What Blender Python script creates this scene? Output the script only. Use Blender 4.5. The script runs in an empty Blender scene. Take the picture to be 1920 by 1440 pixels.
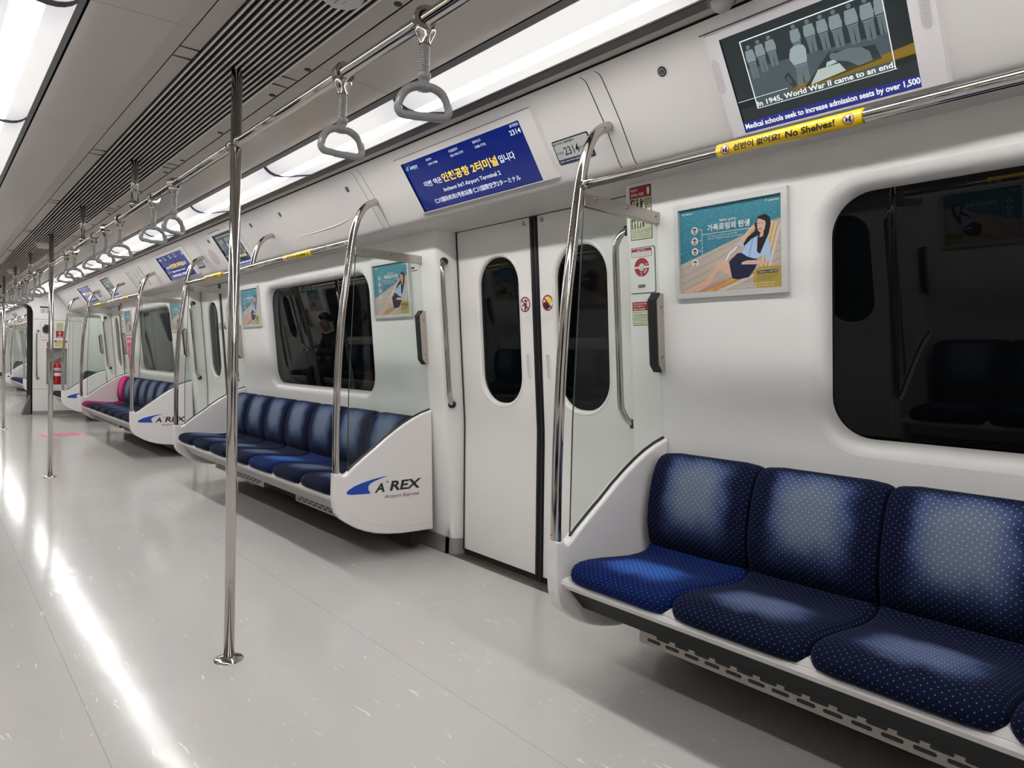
import bpy, bmesh, math, random
from mathutils import Vector, Matrix
from mathutils.geometry import tessellate_polygon

random.seed(7)
SC = bpy.context.scene
COL = SC.collection

# ------------------------------------------------------------------ camera, world, exposure
def make_camera():
    yaw, pitch, roll, cz = 0.861617658, -0.0299529882, 0.0263929335, 1.14891756
    F = Vector((-math.sin(yaw)*math.cos(pitch), math.cos(yaw)*math.cos(pitch), math.sin(pitch)))
    r0 = Vector((math.cos(yaw), math.sin(yaw), 0)); u0 = r0.cross(F)
    c, s = math.cos(roll), math.sin(roll)
    r = c*r0 + s*u0; u = -s*r0 + c*u0
    cam = bpy.data.cameras.new('camera'); o = bpy.data.objects.new('camera', cam); COL.objects.link(o)
    m = Matrix(((r.x, u.x, -F.x, 0), (r.y, u.y, -F.y, 0), (r.z, u.z, -F.z, cz), (0, 0, 0, 1)))
    o.matrix_world = m
    cam.sensor_width = 36.0; cam.lens = 1287.0/1920.0*36.0; cam.clip_start = 0.02
    SC.camera = o
make_camera()
SC.view_settings.view_transform = 'Standard'
SC.view_settings.look = 'None'
SC.view_settings.exposure = 0.0
SC.view_settings.gamma = 1.0
W = bpy.data.worlds.new('tunnel_dark'); SC.world = W; W.use_nodes = True
W.node_tree.nodes['Background'].inputs[0].default_value = (0.004, 0.004, 0.005, 1)
W.node_tree.nodes['Background'].inputs[1].default_value = 1.0
SC.cycles.use_denoising = True
SC.cycles.max_bounces = 9; SC.cycles.diffuse_bounces = 5; SC.cycles.glossy_bounces = 5
SC.cycles.transparent_max_bounces = 12
SC.cycles.sample_clamp_indirect = 6.0
LIGHT_SIDE, LIGHT_BAND = 0.68, 51.0      # luminance of the ceiling diffusers: edges, tube band

# ------------------------------------------------------------------ layout constants (metres)
P = 4.84                       # door pitch
XD = -2.593                    # nearest door centre
CY = 0.879                     # centre of the car
ZC = 2.2
XF, XE = 3.4, -14.9            # ends of this car
X2, X2E = -15.65, -27.2        # next car
ORD = ['nearest', 'second', 'third', 'fourth', 'fifth', 'sixth', 'seventh', 'eighth', 'ninth', 'tenth', 'eleventh', 'twelfth', 'thirteenth', 'fourteenth', 'fifteenth', 'sixteenth', 'seventeenth', 'eighteenth']
def yw(z): return 2.314 - 0.0998*(z - 0.858)
def yd(z):
    if z > 0.80: return 2.422 - 0.0863*(z - 0.909)
    return 2.432 + 0.016*min(1, (0.80 - z)/0.76)

# ------------------------------------------------------------------ materials
MATS = {}
def nmat(name):
    m = bpy.data.materials.new(name); m.use_nodes = True
    return m, m.node_tree, m.node_tree.nodes['Principled BSDF']
def flat(name, col, rough=0.5, metal=0.0, spec=0.5, emit=0.0, ecol=None, coat=0.0):
    if name in MATS: return MATS[name]
    m, nt, b = nmat(name)
    b.inputs['Base Color'].default_value = (*col, 1); b.inputs['Roughness'].default_value = rough
    b.inputs['Metallic'].default_value = metal; b.inputs['Specular IOR Level'].default_value = spec
    if coat: b.inputs['Coat Weight'].default_value = coat; b.inputs['Coat Roughness'].default_value = 0.05
    if emit:
        b.inputs['Emission Color'].default_value = (*(ecol or col), 1); b.inputs['Emission Strength'].default_value = emit
    MATS[name] = m
    return m
def node(nt, typ, ins=None, **kw):
    n = nt.nodes.new(typ)
    for k, v in kw.items(): setattr(n, k, v)
    if ins:
        for k, v in ins.items():
            if isinstance(v, bpy.types.NodeSocket): nt.links.new(v, n.inputs[k])
            else: n.inputs[k].default_value = v
    return n
def math_(nt, op, a, b=0.0, c=None, clamp=False):
    n = node(nt, 'ShaderNodeMath', {0: a, 1: b}, operation=op)
    if c is not None:
        if isinstance(c, bpy.types.NodeSocket): nt.links.new(c, n.inputs[2])
        else: n.inputs[2].default_value = c
    n.use_clamp = clamp
    return n.outputs[0]
def mixc(nt, f, a, b):
    n = nt.nodes.new('ShaderNodeMix'); n.data_type = 'RGBA'
    for i, v in ((0, f), (6, a), (7, b)):
        if isinstance(v, bpy.types.NodeSocket): nt.links.new(v, n.inputs[i])
        else: n.inputs[i].default_value = v if i == 0 else (*v, 1)
    return n.outputs[2]
def sstep(nt, v, a, b):
    n = node(nt, 'ShaderNodeMapRange', {'Value': v, 'From Min': a, 'From Max': b, 'To Min': 0.0, 'To Max': 1.0}, interpolation_type='SMOOTHSTEP')
    return n.outputs[0]
def wavy(name, col, rough, metal=0.0, scale=3.0, amt=0.02, spec=0.5, vec=(1, 1, 1), rvar=0.0, coat=0.0):
    """painted panel: very slight waviness and roughness variation"""
    if name in MATS: return MATS[name]
    m, nt, b = nmat(name)
    tc = node(nt, 'ShaderNodeTexCoord'); mp = node(nt, 'ShaderNodeMapping', {'Vector': tc.outputs['Object'], 'Scale': vec})
    nz = node(nt, 'ShaderNodeTexNoise', {'Vector': mp.outputs[0], 'Scale': scale, 'Detail': 4.0})
    bp_ = node(nt, 'ShaderNodeBump', {'Height': nz.outputs[0], 'Strength': amt, 'Distance': 0.05})
    nt.links.new(bp_.outputs[0], b.inputs['Normal'])
    c2 = tuple(x*0.94 for x in col)
    nt.links.new(mixc(nt, nz.outputs[0], col, c2), b.inputs['Base Color'])
    if rvar:
        nt.links.new(math_(nt, 'MULTIPLY_ADD', nz.outputs[0], rvar, rough - rvar/2), b.inputs['Roughness'])
    else: b.inputs['Roughness'].default_value = rough
    b.inputs['Metallic'].default_value = metal; b.inputs['Specular IOR Level'].default_value = spec
    if coat: b.inputs['Coat Weight'].default_value = coat; b.inputs['Coat Roughness'].default_value = 0.08
    MATS[name] = m
    return m

M_WALL = wavy('wall_white_panel', (0.80, 0.785, 0.765), 0.30, scale=1.2, amt=0.03)
M_DOOR = wavy('door_white_paint', (0.80, 0.775, 0.745), 0.33, scale=1.5, amt=0.02)
M_COVE = wavy('cove_grey_white_panel', (0.58, 0.56, 0.545), 0.36, scale=1.2, amt=0.02)
M_CEIL = wavy('ceiling_taupe_panel', (0.56, 0.515, 0.48), 0.24, scale=0.9, amt=0.05, rvar=0.08)
M_CEILB = wavy('ceiling_border_taupe', (0.50, 0.46, 0.425), 0.38, scale=0.9, amt=0.02)
M_SLAT = flat('grille_slat_paint', (0.88, 0.84, 0.81), 0.4)
M_CAV = flat('ceiling_cavity_black', (0.012, 0.011, 0.011), 0.8)
M_CAVB = flat('grille_backing_brown', (0.11, 0.095, 0.085), 0.7)
M_GROOVE = flat('groove_black', (0.008, 0.008, 0.008), 0.7)
M_STRIPD = flat('light_trim_dark', (0.045, 0.042, 0.042), 0.45)
M_STRIPL = flat('light_trim_beige', (0.34, 0.315, 0.29), 0.4)
M_STRIPB = flat('light_trim_brown', (0.15, 0.125, 0.11), 0.45)
M_FRAMEG = flat('light_frame_grey', (0.16, 0.155, 0.155), 0.35)
M_CHROME = flat('polished_chrome', (0.54, 0.51, 0.48), 0.08, metal=1.0)
M_STEEL = wavy('brushed_steel', (0.56, 0.52, 0.48), 0.32, metal=1.0, scale=30, amt=0.02, vec=(1, 8, 8), rvar=0.1)
M_STEELD = wavy('threshold_steel', (0.34, 0.31, 0.285), 0.38, metal=1.0, scale=20, amt=0.04, vec=(0.6, 8, 8), rvar=0.15)
M_KICK = wavy('kick_plate_grey', (0.36, 0.355, 0.34), 0.45, metal=0.6, scale=12, amt=0.03)
M_RUBBER = flat('black_rubber', (0.008, 0.008, 0.009), 0.45)
M_GLASSB = flat('dark_window_glass', (0.002, 0.0024, 0.0028), 0.012, spec=0.24)
M_FRIT = flat('window_border_black', (0.002, 0.002, 0.002), 0.25, spec=0.25)
M_SHELL = wavy('bench_white_shell', (0.80, 0.775, 0.765), 0.28, scale=2.0, amt=0.02)
M_SKIRT = flat('bench_shaded_skirt', (0.024, 0.026, 0.027), 0.6, spec=0.2)  # shade on the nearest bench's skirt, put into the colour
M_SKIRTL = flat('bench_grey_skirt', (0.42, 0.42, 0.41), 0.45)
M_GRIP = flat('grey_handle_plastic', (0.27, 0.27, 0.275), 0.18)
M_GRIPL = flat('strap_sleeve_grey', (0.34, 0.33, 0.32), 0.3, metal=0.7)
M_BLACK = flat('matt_black', (0.01, 0.01, 0.01), 0.5)
M_WHITE = flat('print_white', (0.80, 0.80, 0.78), 0.45)
M_INK = flat('print_black', (0.012, 0.012, 0.013), 0.5)
M_RED = flat('print_red', (0.34, 0.012, 0.022), 0.45)
M_BRED = flat('print_dull_red', (0.22, 0.03, 0.025), 0.45)
M_LIME = flat('print_pale_green', (0.62, 0.66, 0.44), 0.5)
M_YEL = flat('sleeve_yellow', (0.84, 0.56, 0.012), 0.28, coat=0.4)
M_ABLUE = flat('logo_blue', (0.008, 0.06, 0.42), 0.4)
M_PINK = flat('floor_sticker_pink', (0.72, 0.11, 0.24), 0.3)
M_PINKL = flat('floor_sticker_pale_pink', (0.78, 0.36, 0.42), 0.3)
M_SILVER = flat('poster_frame_aluminium', (0.70, 0.70, 0.69), 0.35, metal=0.4)

def make_floor_mat():
    m, nt, b = nmat('floor_grey_vinyl')
    tc = node(nt, 'ShaderNodeTexCoord').outputs['Object']
    rot = node(nt, 'ShaderNodeMapping', {'Vector': tc, 'Rotation': (0, 0, 0.12), 'Scale': (4.0, 31.0, 1)}).outputs[0]
    dist = node(nt, 'ShaderNodeTexNoise', {'Vector': tc, 'Scale': 9.0, 'Detail': 2.0}).outputs[1]
    vadd = node(nt, 'ShaderNodeVectorMath', {0: rot, 1: dist}, operation='ADD').outputs[0]
    n1 = node(nt, 'ShaderNodeTexNoise', {'Vector': vadd, 'Scale': 2.1, 'Detail': 5.0, 'Roughness': 0.62}).outputs[0]
    cl = node(nt, 'ShaderNodeTexNoise', {'Vector': tc, 'Scale': 4.2, 'Detail': 2.0}).outputs[0]
    fl = math_(nt, 'MULTIPLY', sstep(nt, n1, 0.632, 0.665), sstep(nt, cl, 0.45, 0.58))
    dirt = node(nt, 'ShaderNodeTexNoise', {'Vector': tc, 'Scale': 1.3, 'Detail': 5.0}).outputs[0]
    base = mixc(nt, dirt, (0.455, 0.44, 0.425), (0.535, 0.52, 0.50))
    c1 = mixc(nt, math_(nt, 'MULTIPLY', fl, 0.7), base, (0.80, 0.775, 0.72))
    sx = node(nt, 'ShaderNodeSeparateXYZ', {0: tc})
    seam = None
    for y0 in (0.397, 1.395):
        d = math_(nt, 'ABSOLUTE', math_(nt, 'SUBTRACT', sx.outputs[1], y0))
        s = math_(nt, 'LESS_THAN', d, 0.0013)
        seam = s if seam is None else math_(nt, 'MAXIMUM', seam, s)
    c2 = mixc(nt, math_(nt, 'MULTIPLY', seam, 0.6), c1, (0.25, 0.24, 0.23))
    nt.links.new(c2, b.inputs['Base Color'])
    sc = node(nt, 'ShaderNodeMapping', {'Vector': tc, 'Scale': (3.0, 14.0, 1)}).outputs[0]
    rn = node(nt, 'ShaderNodeTexNoise', {'Vector': sc, 'Scale': 3.0, 'Detail': 6.0, 'Roughness': 0.7}).outputs[0]
    nt.links.new(math_(nt, 'MULTIPLY_ADD', rn, 0.15, 0.06), b.inputs['Roughness'])
    bn = node(nt, 'ShaderNodeTexNoise', {'Vector': node(nt, 'ShaderNodeMapping', {'Vector': tc, 'Scale': (2.2, 1.6, 1)}).outputs[0], 'Scale': 3.0, 'Detail': 5.0}).outputs[0]
    bm = node(nt, 'ShaderNodeBump', {'Height': bn, 'Strength': 0.022, 'Distance': 0.05})
    nt.links.new(bm.outputs[0], b.inputs['Normal'])
    b.inputs['Specular IOR Level'].default_value = 0.27
    return m
M_FLOOR = make_floor_mat()

def make_glass():
    m = bpy.data.materials.new('partition_clear_glass'); m.use_nodes = True; nt = m.node_tree
    nt.nodes.remove(nt.nodes['Principled BSDF'])
    tr = node(nt, 'ShaderNodeBsdfTransparent', {0: (0.925, 0.955, 0.94, 1)})
    gl = node(nt, 'ShaderNodeBsdfGlossy', {'Color': (1, 1, 1, 1), 'Roughness': 0.01})
    ge = node(nt, 'ShaderNodeNewGeometry')
    dt = node(nt, 'ShaderNodeVectorMath', {0: ge.outputs['Normal'], 1: ge.outputs['Incoming']}, operation='DOT_PRODUCT').outputs['Value']
    pw_ = math_(nt, 'POWER', math_(nt, 'SUBTRACT', 1.0, math_(nt, 'ABSOLUTE', dt), clamp=True), 5.0)
    sch = math_(nt, 'MULTIPLY_ADD', pw_, 0.5, 0.014)
    mx = node(nt, 'ShaderNodeMixShader', {0: sch, 1: tr.outputs[0], 2: gl.outputs[0]})
    nt.links.new(mx.outputs[0], nt.nodes['Material Output'].inputs[0])
    return m
M_GLASS = make_glass()

def make_diffuser():
    m, nt, b = nmat('light_diffuser_acrylic')
    uv = node(nt, 'ShaderNodeUVMap', uv_map='norm').outputs[0]
    s = node(nt, 'ShaderNodeSeparateXYZ', {0: uv})
    d = math_(nt, 'ABSOLUTE', math_(nt, 'SUBTRACT', s.outputs[0], 0.58))
    band = math_(nt, 'SUBTRACT', 1.0, sstep(nt, d, 0.0, 0.15))
    e = math_(nt, 'ABSOLUTE', math_(nt, 'SUBTRACT', s.outputs[1], 0.5))
    endf = sstep(nt, e, 0.30, 0.5)
    col = mixc(nt, endf, (1.0, 0.985, 0.955), (0.93, 0.92, 1.0))
    nt.links.new(col, b.inputs['Emission Color'])
    st = math_(nt, 'MULTIPLY_ADD', band, LIGHT_BAND - LIGHT_SIDE, LIGHT_SIDE)
    st = math_(nt, 'MULTIPLY', st, math_(nt, 'MULTIPLY_ADD', endf, -0.22, 1.0))
    nt.links.new(st, b.inputs['Emission Strength'])
    b.inputs['Base Color'].default_value = (0.75, 0.75, 0.74, 1); b.inputs['Roughness'].default_value = 0.3
    return m
M_DIFF = make_diffuser()

def make_fabric(name, edge, mid, cen, back, dot=(0.42, 0.52, 0.72)):
    m, nt, b = nmat(name)
    uvm = node(nt, 'ShaderNodeUVMap', uv_map='metric').outputs[0]
    uvn = node(nt, 'ShaderNodeUVMap', uv_map='norm').outputs[0]
    ds = []
    for off in (0.0, 0.5):
        v = node(nt, 'ShaderNodeVectorMath', {0: uvm, 1: (1/0.0215, 1/0.0225, 0)}, operation='MULTIPLY').outputs[0]
        v = node(nt, 'ShaderNodeVectorMath', {0: v, 1: (off + 64, off + 64, 0)}, operation='ADD').outputs[0]
        v = node(nt, 'ShaderNodeVectorMath', {0: v}, operation='FRACTION').outputs[0]
        v = node(nt, 'ShaderNodeVectorMath', {0: v, 1: (0.5, 0.5, 0)}, operation='SUBTRACT').outputs[0]
        ds.append(node(nt, 'ShaderNodeVectorMath', {0: v}, operation='LENGTH').outputs['Value'])
    d = math_(nt, 'MINIMUM', ds[0], ds[1])
    dots = math_(nt, 'SUBTRACT', 1.0, sstep(nt, d, 0.055, 0.095))
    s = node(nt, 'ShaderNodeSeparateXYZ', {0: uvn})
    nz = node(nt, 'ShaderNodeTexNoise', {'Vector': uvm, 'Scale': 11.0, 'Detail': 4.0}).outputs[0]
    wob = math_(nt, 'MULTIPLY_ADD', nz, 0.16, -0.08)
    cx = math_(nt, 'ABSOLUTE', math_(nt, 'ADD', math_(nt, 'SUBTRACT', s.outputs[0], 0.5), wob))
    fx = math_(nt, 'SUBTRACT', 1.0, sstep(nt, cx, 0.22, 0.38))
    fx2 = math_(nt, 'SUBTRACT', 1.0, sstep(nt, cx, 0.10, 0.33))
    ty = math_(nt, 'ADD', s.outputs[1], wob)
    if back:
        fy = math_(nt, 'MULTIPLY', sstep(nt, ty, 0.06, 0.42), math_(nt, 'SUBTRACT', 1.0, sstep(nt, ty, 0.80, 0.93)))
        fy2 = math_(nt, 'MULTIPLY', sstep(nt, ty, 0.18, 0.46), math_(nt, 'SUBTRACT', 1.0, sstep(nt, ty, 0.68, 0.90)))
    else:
        fy = math_(nt, 'MULTIPLY', sstep(nt, ty, 0.20, 0.40), math_(nt, 'SUBTRACT', 1.0, sstep(nt, ty, 0.52, 0.72)))  # bright band of light reflected off the velour, painted into the seat base
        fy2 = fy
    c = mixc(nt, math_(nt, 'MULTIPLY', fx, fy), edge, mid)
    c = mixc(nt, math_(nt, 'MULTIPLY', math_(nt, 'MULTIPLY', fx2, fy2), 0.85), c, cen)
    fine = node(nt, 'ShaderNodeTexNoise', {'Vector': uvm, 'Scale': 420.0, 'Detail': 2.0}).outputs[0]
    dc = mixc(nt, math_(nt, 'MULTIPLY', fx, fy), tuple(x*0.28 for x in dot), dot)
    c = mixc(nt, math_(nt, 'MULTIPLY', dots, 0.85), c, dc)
    nt.links.new(c, b.inputs['Base Color'])
    bm = node(nt, 'ShaderNodeBump', {'Height': fine, 'Strength': 0.25, 'Distance': 0.002})
    nt.links.new(bm.outputs[0], b.inputs['Normal'])
    b.inputs['Roughness'].default_value = 0.9; b.inputs['Specular IOR Level'].default_value = 0.06
    b.inputs['Sheen Weight'].default_value = 0.06; b.inputs['Sheen Roughness'].default_value = 0.35
    b.inputs['Sheen Tint'].default_value = (0.55, 0.65, 0.95, 1)
    return m
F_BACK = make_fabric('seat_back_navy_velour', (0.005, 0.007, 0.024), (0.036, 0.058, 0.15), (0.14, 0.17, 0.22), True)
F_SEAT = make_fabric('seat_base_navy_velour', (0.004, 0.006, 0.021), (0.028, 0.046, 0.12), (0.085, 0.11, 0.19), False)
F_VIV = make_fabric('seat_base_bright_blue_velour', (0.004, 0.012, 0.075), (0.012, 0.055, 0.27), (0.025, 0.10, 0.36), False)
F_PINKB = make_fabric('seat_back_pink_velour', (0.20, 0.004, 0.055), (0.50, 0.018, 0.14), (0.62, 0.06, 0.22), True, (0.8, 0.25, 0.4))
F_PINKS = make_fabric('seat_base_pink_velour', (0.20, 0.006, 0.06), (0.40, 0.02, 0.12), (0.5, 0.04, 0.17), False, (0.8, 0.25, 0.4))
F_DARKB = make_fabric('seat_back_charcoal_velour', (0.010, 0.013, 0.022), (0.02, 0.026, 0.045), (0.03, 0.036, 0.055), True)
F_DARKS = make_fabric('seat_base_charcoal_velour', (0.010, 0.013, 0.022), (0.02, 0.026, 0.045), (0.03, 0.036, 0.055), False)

# ------------------------------------------------------------------ geometry helpers
class G:
    """collects faces with materials; built into ONE mesh object"""
    def __init__(s): s.v = []; s.f = []; s.m = []; s.sm = []; s.uvm = {}; s.uvn = {}
    def add(s, vf, mat, smooth=False):
        v, f = vf; o = len(s.v)
        s.v += [tuple(p) for p in v]
        for q in f: s.f.append(tuple(i + o for i in q)); s.m.append(mat); s.sm.append(smooth)
        return o
    def mirrored(s):
        g = G(); g.v = [(x, 2*CY - y, z) for x, y, z in s.v]; g.f = [tuple(reversed(q)) for q in s.f]; g.m = list(s.m); g.sm = list(s.sm)
        g.uvm = s.uvm; g.uvn = s.uvn
        return g
    def mesh(s, name, loc=(0, 0, 0)):
        me = bpy.data.meshes.new(name)
        me.from_pydata([(x - loc[0], y - loc[1], z - loc[2]) for x, y, z in s.v], [], s.f)
        mats = []
        for m in s.m:
            if m not in mats: mats.append(m)
        for m in mats: me.materials.append(m)
        idx = {m: i for i, m in enumerate(mats)}
        for i, p in enumerate(me.polygons):
            p.material_index = idx[s.m[i]]; p.use_smooth = s.sm[i]
        for nm, d in (('metric', s.uvm), ('norm', s.uvn)):
            if d:
                l = me.uv_layers.new(name=nm)
                for lp in me.loops: l.data[lp.index].uv = d.get(lp.vertex_index, (0, 0))
        me.update()
        return me

def setp(o, label=None, cat=None, group=None, kind=None):
    if label: o['label'] = label
    if cat: o['category'] = cat
    if group: o['group'] = group
    if kind: o['kind'] = kind
    return o
def thing(name, loc, label, cat, group=None, kind=None):
    o = bpy.data.objects.new(name, None); COL.objects.link(o); o.location = loc; o.empty_display_size = 0.05
    return setp(o, label, cat, group, kind)
def rootloc(o):
    p = Vector((0, 0, 0))
    while o is not None: p += o.location; o = o.parent
    return p
def part(name, g, parent):
    """mesh whose vertices are given in world coordinates, child of parent"""
    L = rootloc(parent)
    o = bpy.data.objects.new(name, g.mesh(name, L)); COL.objects.link(o); o.parent = parent
    return o
def single(name, g, loc=(0, 0, 0), label=None, cat=None, group=None, kind=None):
    o = bpy.data.objects.new(name, g.mesh(name, loc)); COL.objects.link(o); o.location = loc
    return setp(o, label, cat, group, kind)
def dup(root, dx=0.0, label=None, group=None, rot_about=None, keep_group=False):
    r = root.copy(); COL.objects.link(r)
    r.location = Vector(root.location) + Vector((dx, 0, 0))
    if rot_about is not None:
        cx = rot_about
        r.location = Vector((2*cx - r.location.x, 2*CY - r.location.y, r.location.z)); r.rotation_euler = (0, 0, math.pi)
    if label: r['label'] = label
    if group: r['group'] = group
    elif not keep_group and 'group' in r and not group: pass
    def kids(a, b):
        for ch in list(a.children):
            c = ch.copy(); COL.objects.link(c); c.parent = b; kids(ch, c)
    kids(root, r)
    return r

def boxv(x0, x1, y0, y1, z0, z1):
    v = [(x, y, z) for x in (x0, x1) for y in (y0, y1) for z in (z0, z1)]
    f = [(0, 1, 3, 2), (4, 6, 7, 5), (0, 4, 5, 1), (2, 3, 7, 6), (0, 2, 6, 4), (1, 5, 7, 3)]
    return v, f
def bbox(x0, x1, y0, y1, z0, z1, b=0.004, seg=2):
    bm = bmesh.new(); v, f = boxv(x0, x1, y0, y1, z0, z1)
    vs = [bm.verts.new(p) for p in v]
    for q in f: bm.faces.new([vs[i] for i in q])
    bmesh.ops.bevel(bm, geom=list(bm.edges), offset=b, segments=seg, profile=0.5, affect='EDGES')
    bm.verts.index_update()
    r = [tuple(p.co) for p in bm.verts], [tuple(q.index for q in fc.verts) for fc in bm.faces]
    bm.free(); return r
def extr_x(prof, x0, x1, closed=False, n=1, flip=False):
    """profile [(y,z)] swept along x"""
    v = []; f = []; k = len(prof)
    for i in range(n + 1):
        x = x0 + (x1 - x0)*i/n
        v += [(x, y, z) for y, z in prof]
    for i in range(n):
        for j in range(k if closed else k - 1):
            a = i*k + j; b = i*k + (j + 1) % k
            q = (a, a + k, b + k, b)
            f.append(tuple(reversed(q)) if flip else q)
    if closed:
        f.append(tuple(range(k))[::(1 if not flip else -1)]); f.append(tuple(n*k + j for j in range(k))[::(-1 if not flip else 1)])
    return v, f
def smooth_path(pts, n=6, closed=False):
    """Catmull-Rom through pts"""
    P_ = [Vector(p) for p in pts]; out = []; m = len(P_)
    rng = m if closed else m - 1
    for i in range(rng):
        if closed: p0, p1, p2, p3 = P_[(i-1) % m], P_[i], P_[(i+1) % m], P_[(i+2) % m]
        else: p0, p1, p2, p3 = P_[max(i-1, 0)], P_[i], P_[i+1], P_[min(i+2, m-1)]
        for k in range(n):
            t = k/n
            out.append(0.5*((2*p1) + (p2-p0)*t + (2*p0-5*p1+4*p2-p3)*t*t + (3*p1-p0-3*p2+p3)*t**3))
    if not closed: out.append(P_[-1])
    return out
def tube(path, r, n=12, closed=False, cap=True, sy=1.0):
    pts = [Vector(p) for p in path]; m = len(pts)
    rr = r if isinstance(r, (list, tuple)) else [r]*m
    v = []; f = []; up = None
    for i in range(m):
        a = pts[(i-1) % m] if (closed or i > 0) else pts[i]; b = pts[(i+1) % m] if (closed or i < m-1) else pts[i]
        t = (b - a).normalized()
        if up is None:
            up = Vector((0, 0, 1)) if abs(t.z) < 0.9 else Vector((0, 1, 0))
        s = t.cross(up)
        if s.length < 1e-6: s = t.cross(Vector((1, 0, 0)))
        s.normalize(); up = s.cross(t).normalized()
        for k in range(n):
            an = 2*math.pi*k/n
            v.append(pts[i] + (s*math.cos(an) + up*math.sin(an)*sy)*rr[i])
    for i in range(m if closed else m - 1):
        for k in range(n):
            a = i*n + k; b = i*n + (k+1) % n; c = ((i+1) % m)*n + (k+1) % n; d = ((i+1) % m)*n + k
            f.append((a, d, c, b))
    if cap and not closed:
        f.append(tuple(range(n))); f.append(tuple((m-1)*n + k for k in reversed(range(n))))
    return v, f
def lathe(prof, c, n=24, axis='z'):
    """prof [(r,h)] about axis through c"""
    v = []; f = []; k = len(prof)
    for i in range(n):
        a = 2*math.pi*i/n
        for r, h in prof:
            if axis == 'z': v.append((c[0] + r*math.cos(a), c[1] + r*math.sin(a), c[2] + h))
            elif axis == 'x': v.append((c[0] + h, c[1] + r*math.cos(a), c[2] + r*math.sin(a)))
    for i in range(n):
        for j in range(k-1):
            a = i*k + j; b = ((i+1) % n)*k + j
            f.append((a, b, b+1, a+1))
    return v, f
def cut_b(vf, levels):
    bm = bmesh.new(); vs = [bm.verts.new(p) for p in vf[0]]
    for q in vf[1]:
        try: bm.faces.new([vs[i] for i in q])
        except ValueError: pass
    for l in levels:
        bmesh.ops.bisect_plane(bm, geom=bm.verts[:] + bm.edges[:] + bm.faces[:], plane_co=(0, l, 0), plane_no=(0, 1, 0))
    bm.verts.index_update()
    r = [tuple(p.co) for p in bm.verts], [tuple(q.index for q in f.verts) for f in bm.faces]
    bm.free(); return r
class Fr:
    """local frame: origin, right axis, up axis; normal = right x up"""
    def __init__(s, o, x, y): s.o = Vector(o); s.x = Vector(x).normalized(); s.y = Vector(y).normalized(); s.n = s.x.cross(s.y)
    def p(s, a, b, c=0.0): return s.o + s.x*a + s.y*b + s.n*c
def rr(a0, b0, a1, b1, r, n=5):
    r = min(r, (a1-a0)/2, (b1-b0)/2); out = []
    for cx, cy, st in ((a1-r, b0+r, -90), (a1-r, b1-r, 0), (a0+r, b1-r, 90), (a0+r, b0+r, 180)):
        for k in range(n+1):
            an = math.radians(st + 90*k/n); out.append((cx + r*math.cos(an), cy + r*math.sin(an)))
    return out
def circ(a, b, r, n=28, ry=None): return [(a + r*math.cos(2*math.pi*k/n), b + (ry or r)*math.sin(2*math.pi*k/n)) for k in range(n)]
def poly(fr, pts, c=0.0): return [fr.p(a, b, c) for a, b in pts], [tuple(range(len(pts)))]
def rect(fr, a0, b0, a1, b1, c=0.0): return poly(fr, [(a0, b0), (a1, b0), (a1, b1), (a0, b1)], c)
def slab(fr, pts, c0, c1):
    k = len(pts); v = [fr.p(a, b, c0) for a, b in pts] + [fr.p(a, b, c1) for a, b in pts]
    f = [tuple(range(k, 2*k)), tuple(reversed(range(k)))] + [(i, (i+1) % k, k + (i+1) % k, k + i) for i in range(k)]
    return v, f
def holed(fr, outer, holes, c=0.0):
    loops = [outer] + holes
    tri = tessellate_polygon([[Vector((a, b, 0)) for a, b in l] for l in loops])
    pts = [p for l in loops for p in l]
    f = []
    for t in tri:
        a, b, c_ = (pts[i] for i in t)
        ar = (b[0]-a[0])*(c_[1]-a[1]) - (b[1]-a[1])*(c_[0]-a[0])
        f.append(tuple(t) if ar > 0 else tuple(reversed(t)))
    return [fr.p(a, b, c) for a, b in pts], f
def ringf(fr, o, i, c=0.0): return holed(fr, o, [i], c)
def offs(v, e): return v
_tc = bpy.data.curves.new('lettering', 'FONT'); _to = bpy.data.objects.new('lettering', _tc); 
_tcache = {}
def glyphs(s, bold=0.0):
    if (s, bold) not in _tcache:
        _tc.body = s; _tc.size = 1.0; _tc.offset = bold; _tc.resolution_u = 3; _tc.fill_mode = 'FRONT'
        me = _to.to_mesh()
        vs = [(v.co.x, v.co.y) for v in me.vertices]; fs = [tuple(p.vertices) for p in me.polygons]
        flip = [p.normal.z < 0 for p in me.polygons]
        fs = [tuple(reversed(q)) if fl else q for q, fl in zip(fs, flip)]
        _to.to_mesh_clear(); _tcache[(s, bold)] = (vs, fs)
    return _tcache[(s, bold)]
def text(fr, s, a0, b0, a1, b1, c=0.0008, bold=0.0, shear=0.0):
    """lettering fitted into the box a0..a1, b0..b1 of the frame"""
    vs, fs = glyphs(s, bold)
    if not vs: return [], []
    xs = [p[0] for p in vs]; ys = [p[1] for p in vs]; x0, x1, y0, y1 = min(xs), max(xs), min(ys), max(ys)
    kx = (a1-a0)/max(x1-x0, 1e-6); ky = (b1-b0)/max(y1-y0, 1e-6)
    return [fr.p(a0 + (x-x0)*kx + shear*(y-y0)*ky, b0 + (y-y0)*ky, c) for x, y in vs], fs
UPW = (0, -0.0993, 0.99506)
def wall_frame(x, z): return Fr((x, yw(z), z), (1, 0, 0), UPW)
COVE_UP = (0, -0.57836, 0.81578)

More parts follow.
